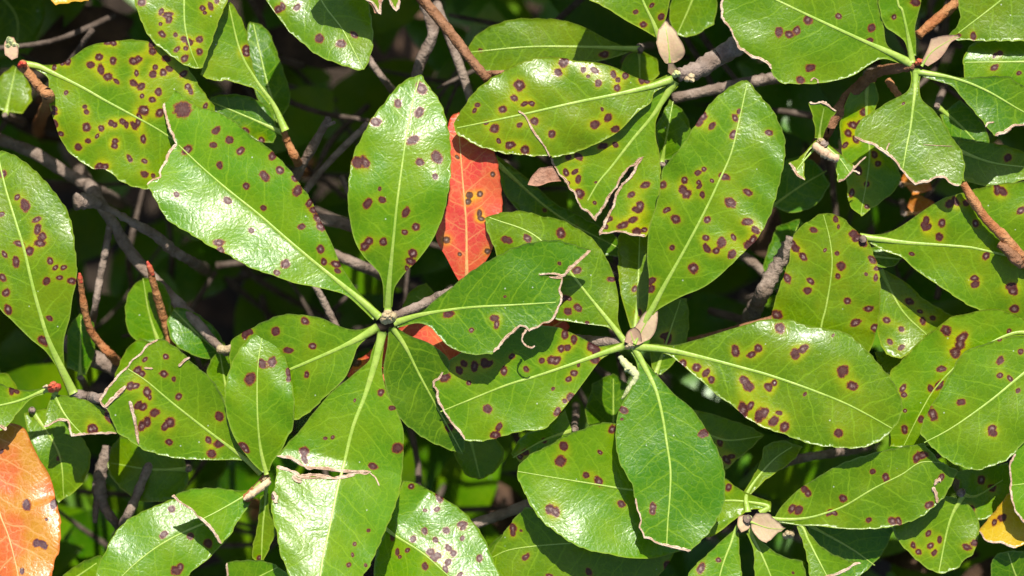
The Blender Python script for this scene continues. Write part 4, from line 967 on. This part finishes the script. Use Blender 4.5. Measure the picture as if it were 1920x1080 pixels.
# ------------------------------------------------------------------ the rest of the shrub: inner and outer foliage, inner twigs, litter
def simple_leaf(rg, c, size, tilt=0.6):
    """a small curved leaf blade of 12 faces with a rim on both sides, in metres"""
    a = rg.uniform(0, 2 * math.pi); L = size * rg.uniform(0.8, 1.2); w = L * rg.uniform(0.36, 0.46) * 0.5
    ax = np.array([math.cos(a), math.sin(a), rg.uniform(-tilt, tilt)]); ax /= np.linalg.norm(ax)
    sd = np.cross(ax, [0, 0, 1]) + np.array([0, 0, rg.uniform(-tilt, tilt) * 0.6]); sd /= np.linalg.norm(sd)
    up = np.cross(sd, ax)
    V = []
    prof = [0.08, 0.55, 0.92, 1.0, 0.72, 0.05]
    for i, p in enumerate(prof):
        u = i / (len(prof) - 1)
        cc = c + ax * L * (u - 0.5) + up * L * (0.12 * 4 * u * (1 - u))
        for q in (-1, 0, 1):
            V.append(cc + sd * w * p * q + up * abs(q) * w * 0.25 * p)
    F = [(i * 3 + j, i * 3 + j + 1, i * 3 + j + 4, i * 3 + j + 3) for i in range(len(prof) - 1) for j in (0, 1)]
    return V, F


def foliage(name, n, where, size, mats, label, cat, seed, tilt=0.6):
    rg = np.random.default_rng(seed)
    V, F, idx = [], [], []
    for _ in range(n):
        c = where(rg)
        v, f = simple_leaf(rg, np.array(c), size, tilt)
        b = len(V); V += v
        F += [tuple(q + b for q in g) for g in f]
        idx += [rg.integers(len(mats))] * len(f)
    nv = len(V)
    zero = np.zeros(nv)
    o = mesh_obj(name, V, F, mats[0], attrs={'spot': zero + 4, 'halo': zero, 'cen': zero, 'sv': zero + 0.5, 'vp': zero + 0.5, 'edge': zero + 20})
    for m in mats[1:]: o.data.materials.append(m)
    o.data.polygons.foreach_set('material_index', np.array(idx, dtype=np.int32))
    tag(o, label, cat, kind='stuff')
    return o


def deep_spot(rg):
    z = -rg.uniform(900, 2300)
    return P(rg.uniform(-500, 2420), rg.uniform(-600, 1500), z)


def ring_spot(rg):
    while True:
        x, y = rg.uniform(-1600, 3500), rg.uniform(-1500, 2500)
        if not (-150 < x < 2070 and -190 < y < 1230): break
    return P(x, y, -rg.uniform(20, 600))


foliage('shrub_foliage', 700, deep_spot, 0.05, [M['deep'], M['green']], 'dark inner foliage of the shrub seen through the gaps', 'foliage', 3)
foliage('shrub_foliage', 2600, ring_spot, 0.055, [M['green'], M['lime'], M['deep']], 'the rest of the same spotted shrub round this patch of leaves', 'foliage', 4)


def inner_twigs():
    rg = np.random.default_rng(9)
    V, F = [], []
    for _ in range(190):
        x, y = rg.uniform(-200, 2120), rg.uniform(-200, 1280); z = -rg.uniform(300, 1300)
        a = rg.uniform(0, 6.28); l = rg.uniform(150, 420)
        c = [(x, y, z), (x + math.cos(a) * l * 0.5 + rg.uniform(-40, 40), y + math.sin(a) * l * 0.5 + rg.uniform(-40, 40), z - rg.uniform(0, 120)), (x + math.cos(a) * l, y + math.sin(a) * l, z - rg.uniform(50, 350))]
        v, f = px_tube(c, [rg.uniform(3, 6), rg.uniform(4, 8), rg.uniform(5, 11)], 5, nseg=7, lump=0.12, seed=int(rg.integers(1e6)))
        b = len(V); V += v; F += [tuple(q + b for q in g) for g in f]
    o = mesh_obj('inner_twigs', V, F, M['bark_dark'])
    tag(o, 'tangle of thin grey twigs deep inside the shrub', 'twigs', kind='stuff')


inner_twigs()


def litter_spot(rg):
    return (rg.uniform(-0.9, 0.9), rg.uniform(-0.7, 0.7), rg.uniform(0.006, 0.03))


foliage('leaf_litter', 1200, litter_spot, 0.05, [M['litter']], 'brown fallen leaves littering the soil under the shrub', 'leaf litter', 6, 0.25)


def caught_spot(rg):
    return P(rg.uniform(-200, 2120), rg.uniform(-200, 1280), -rg.uniform(900, 2200))


foliage('dead_leaves', 50, caught_spot, 0.036, [M['litter']], 'brown dead leaves caught among the inner twigs', 'dead leaves', 12, 0.5)
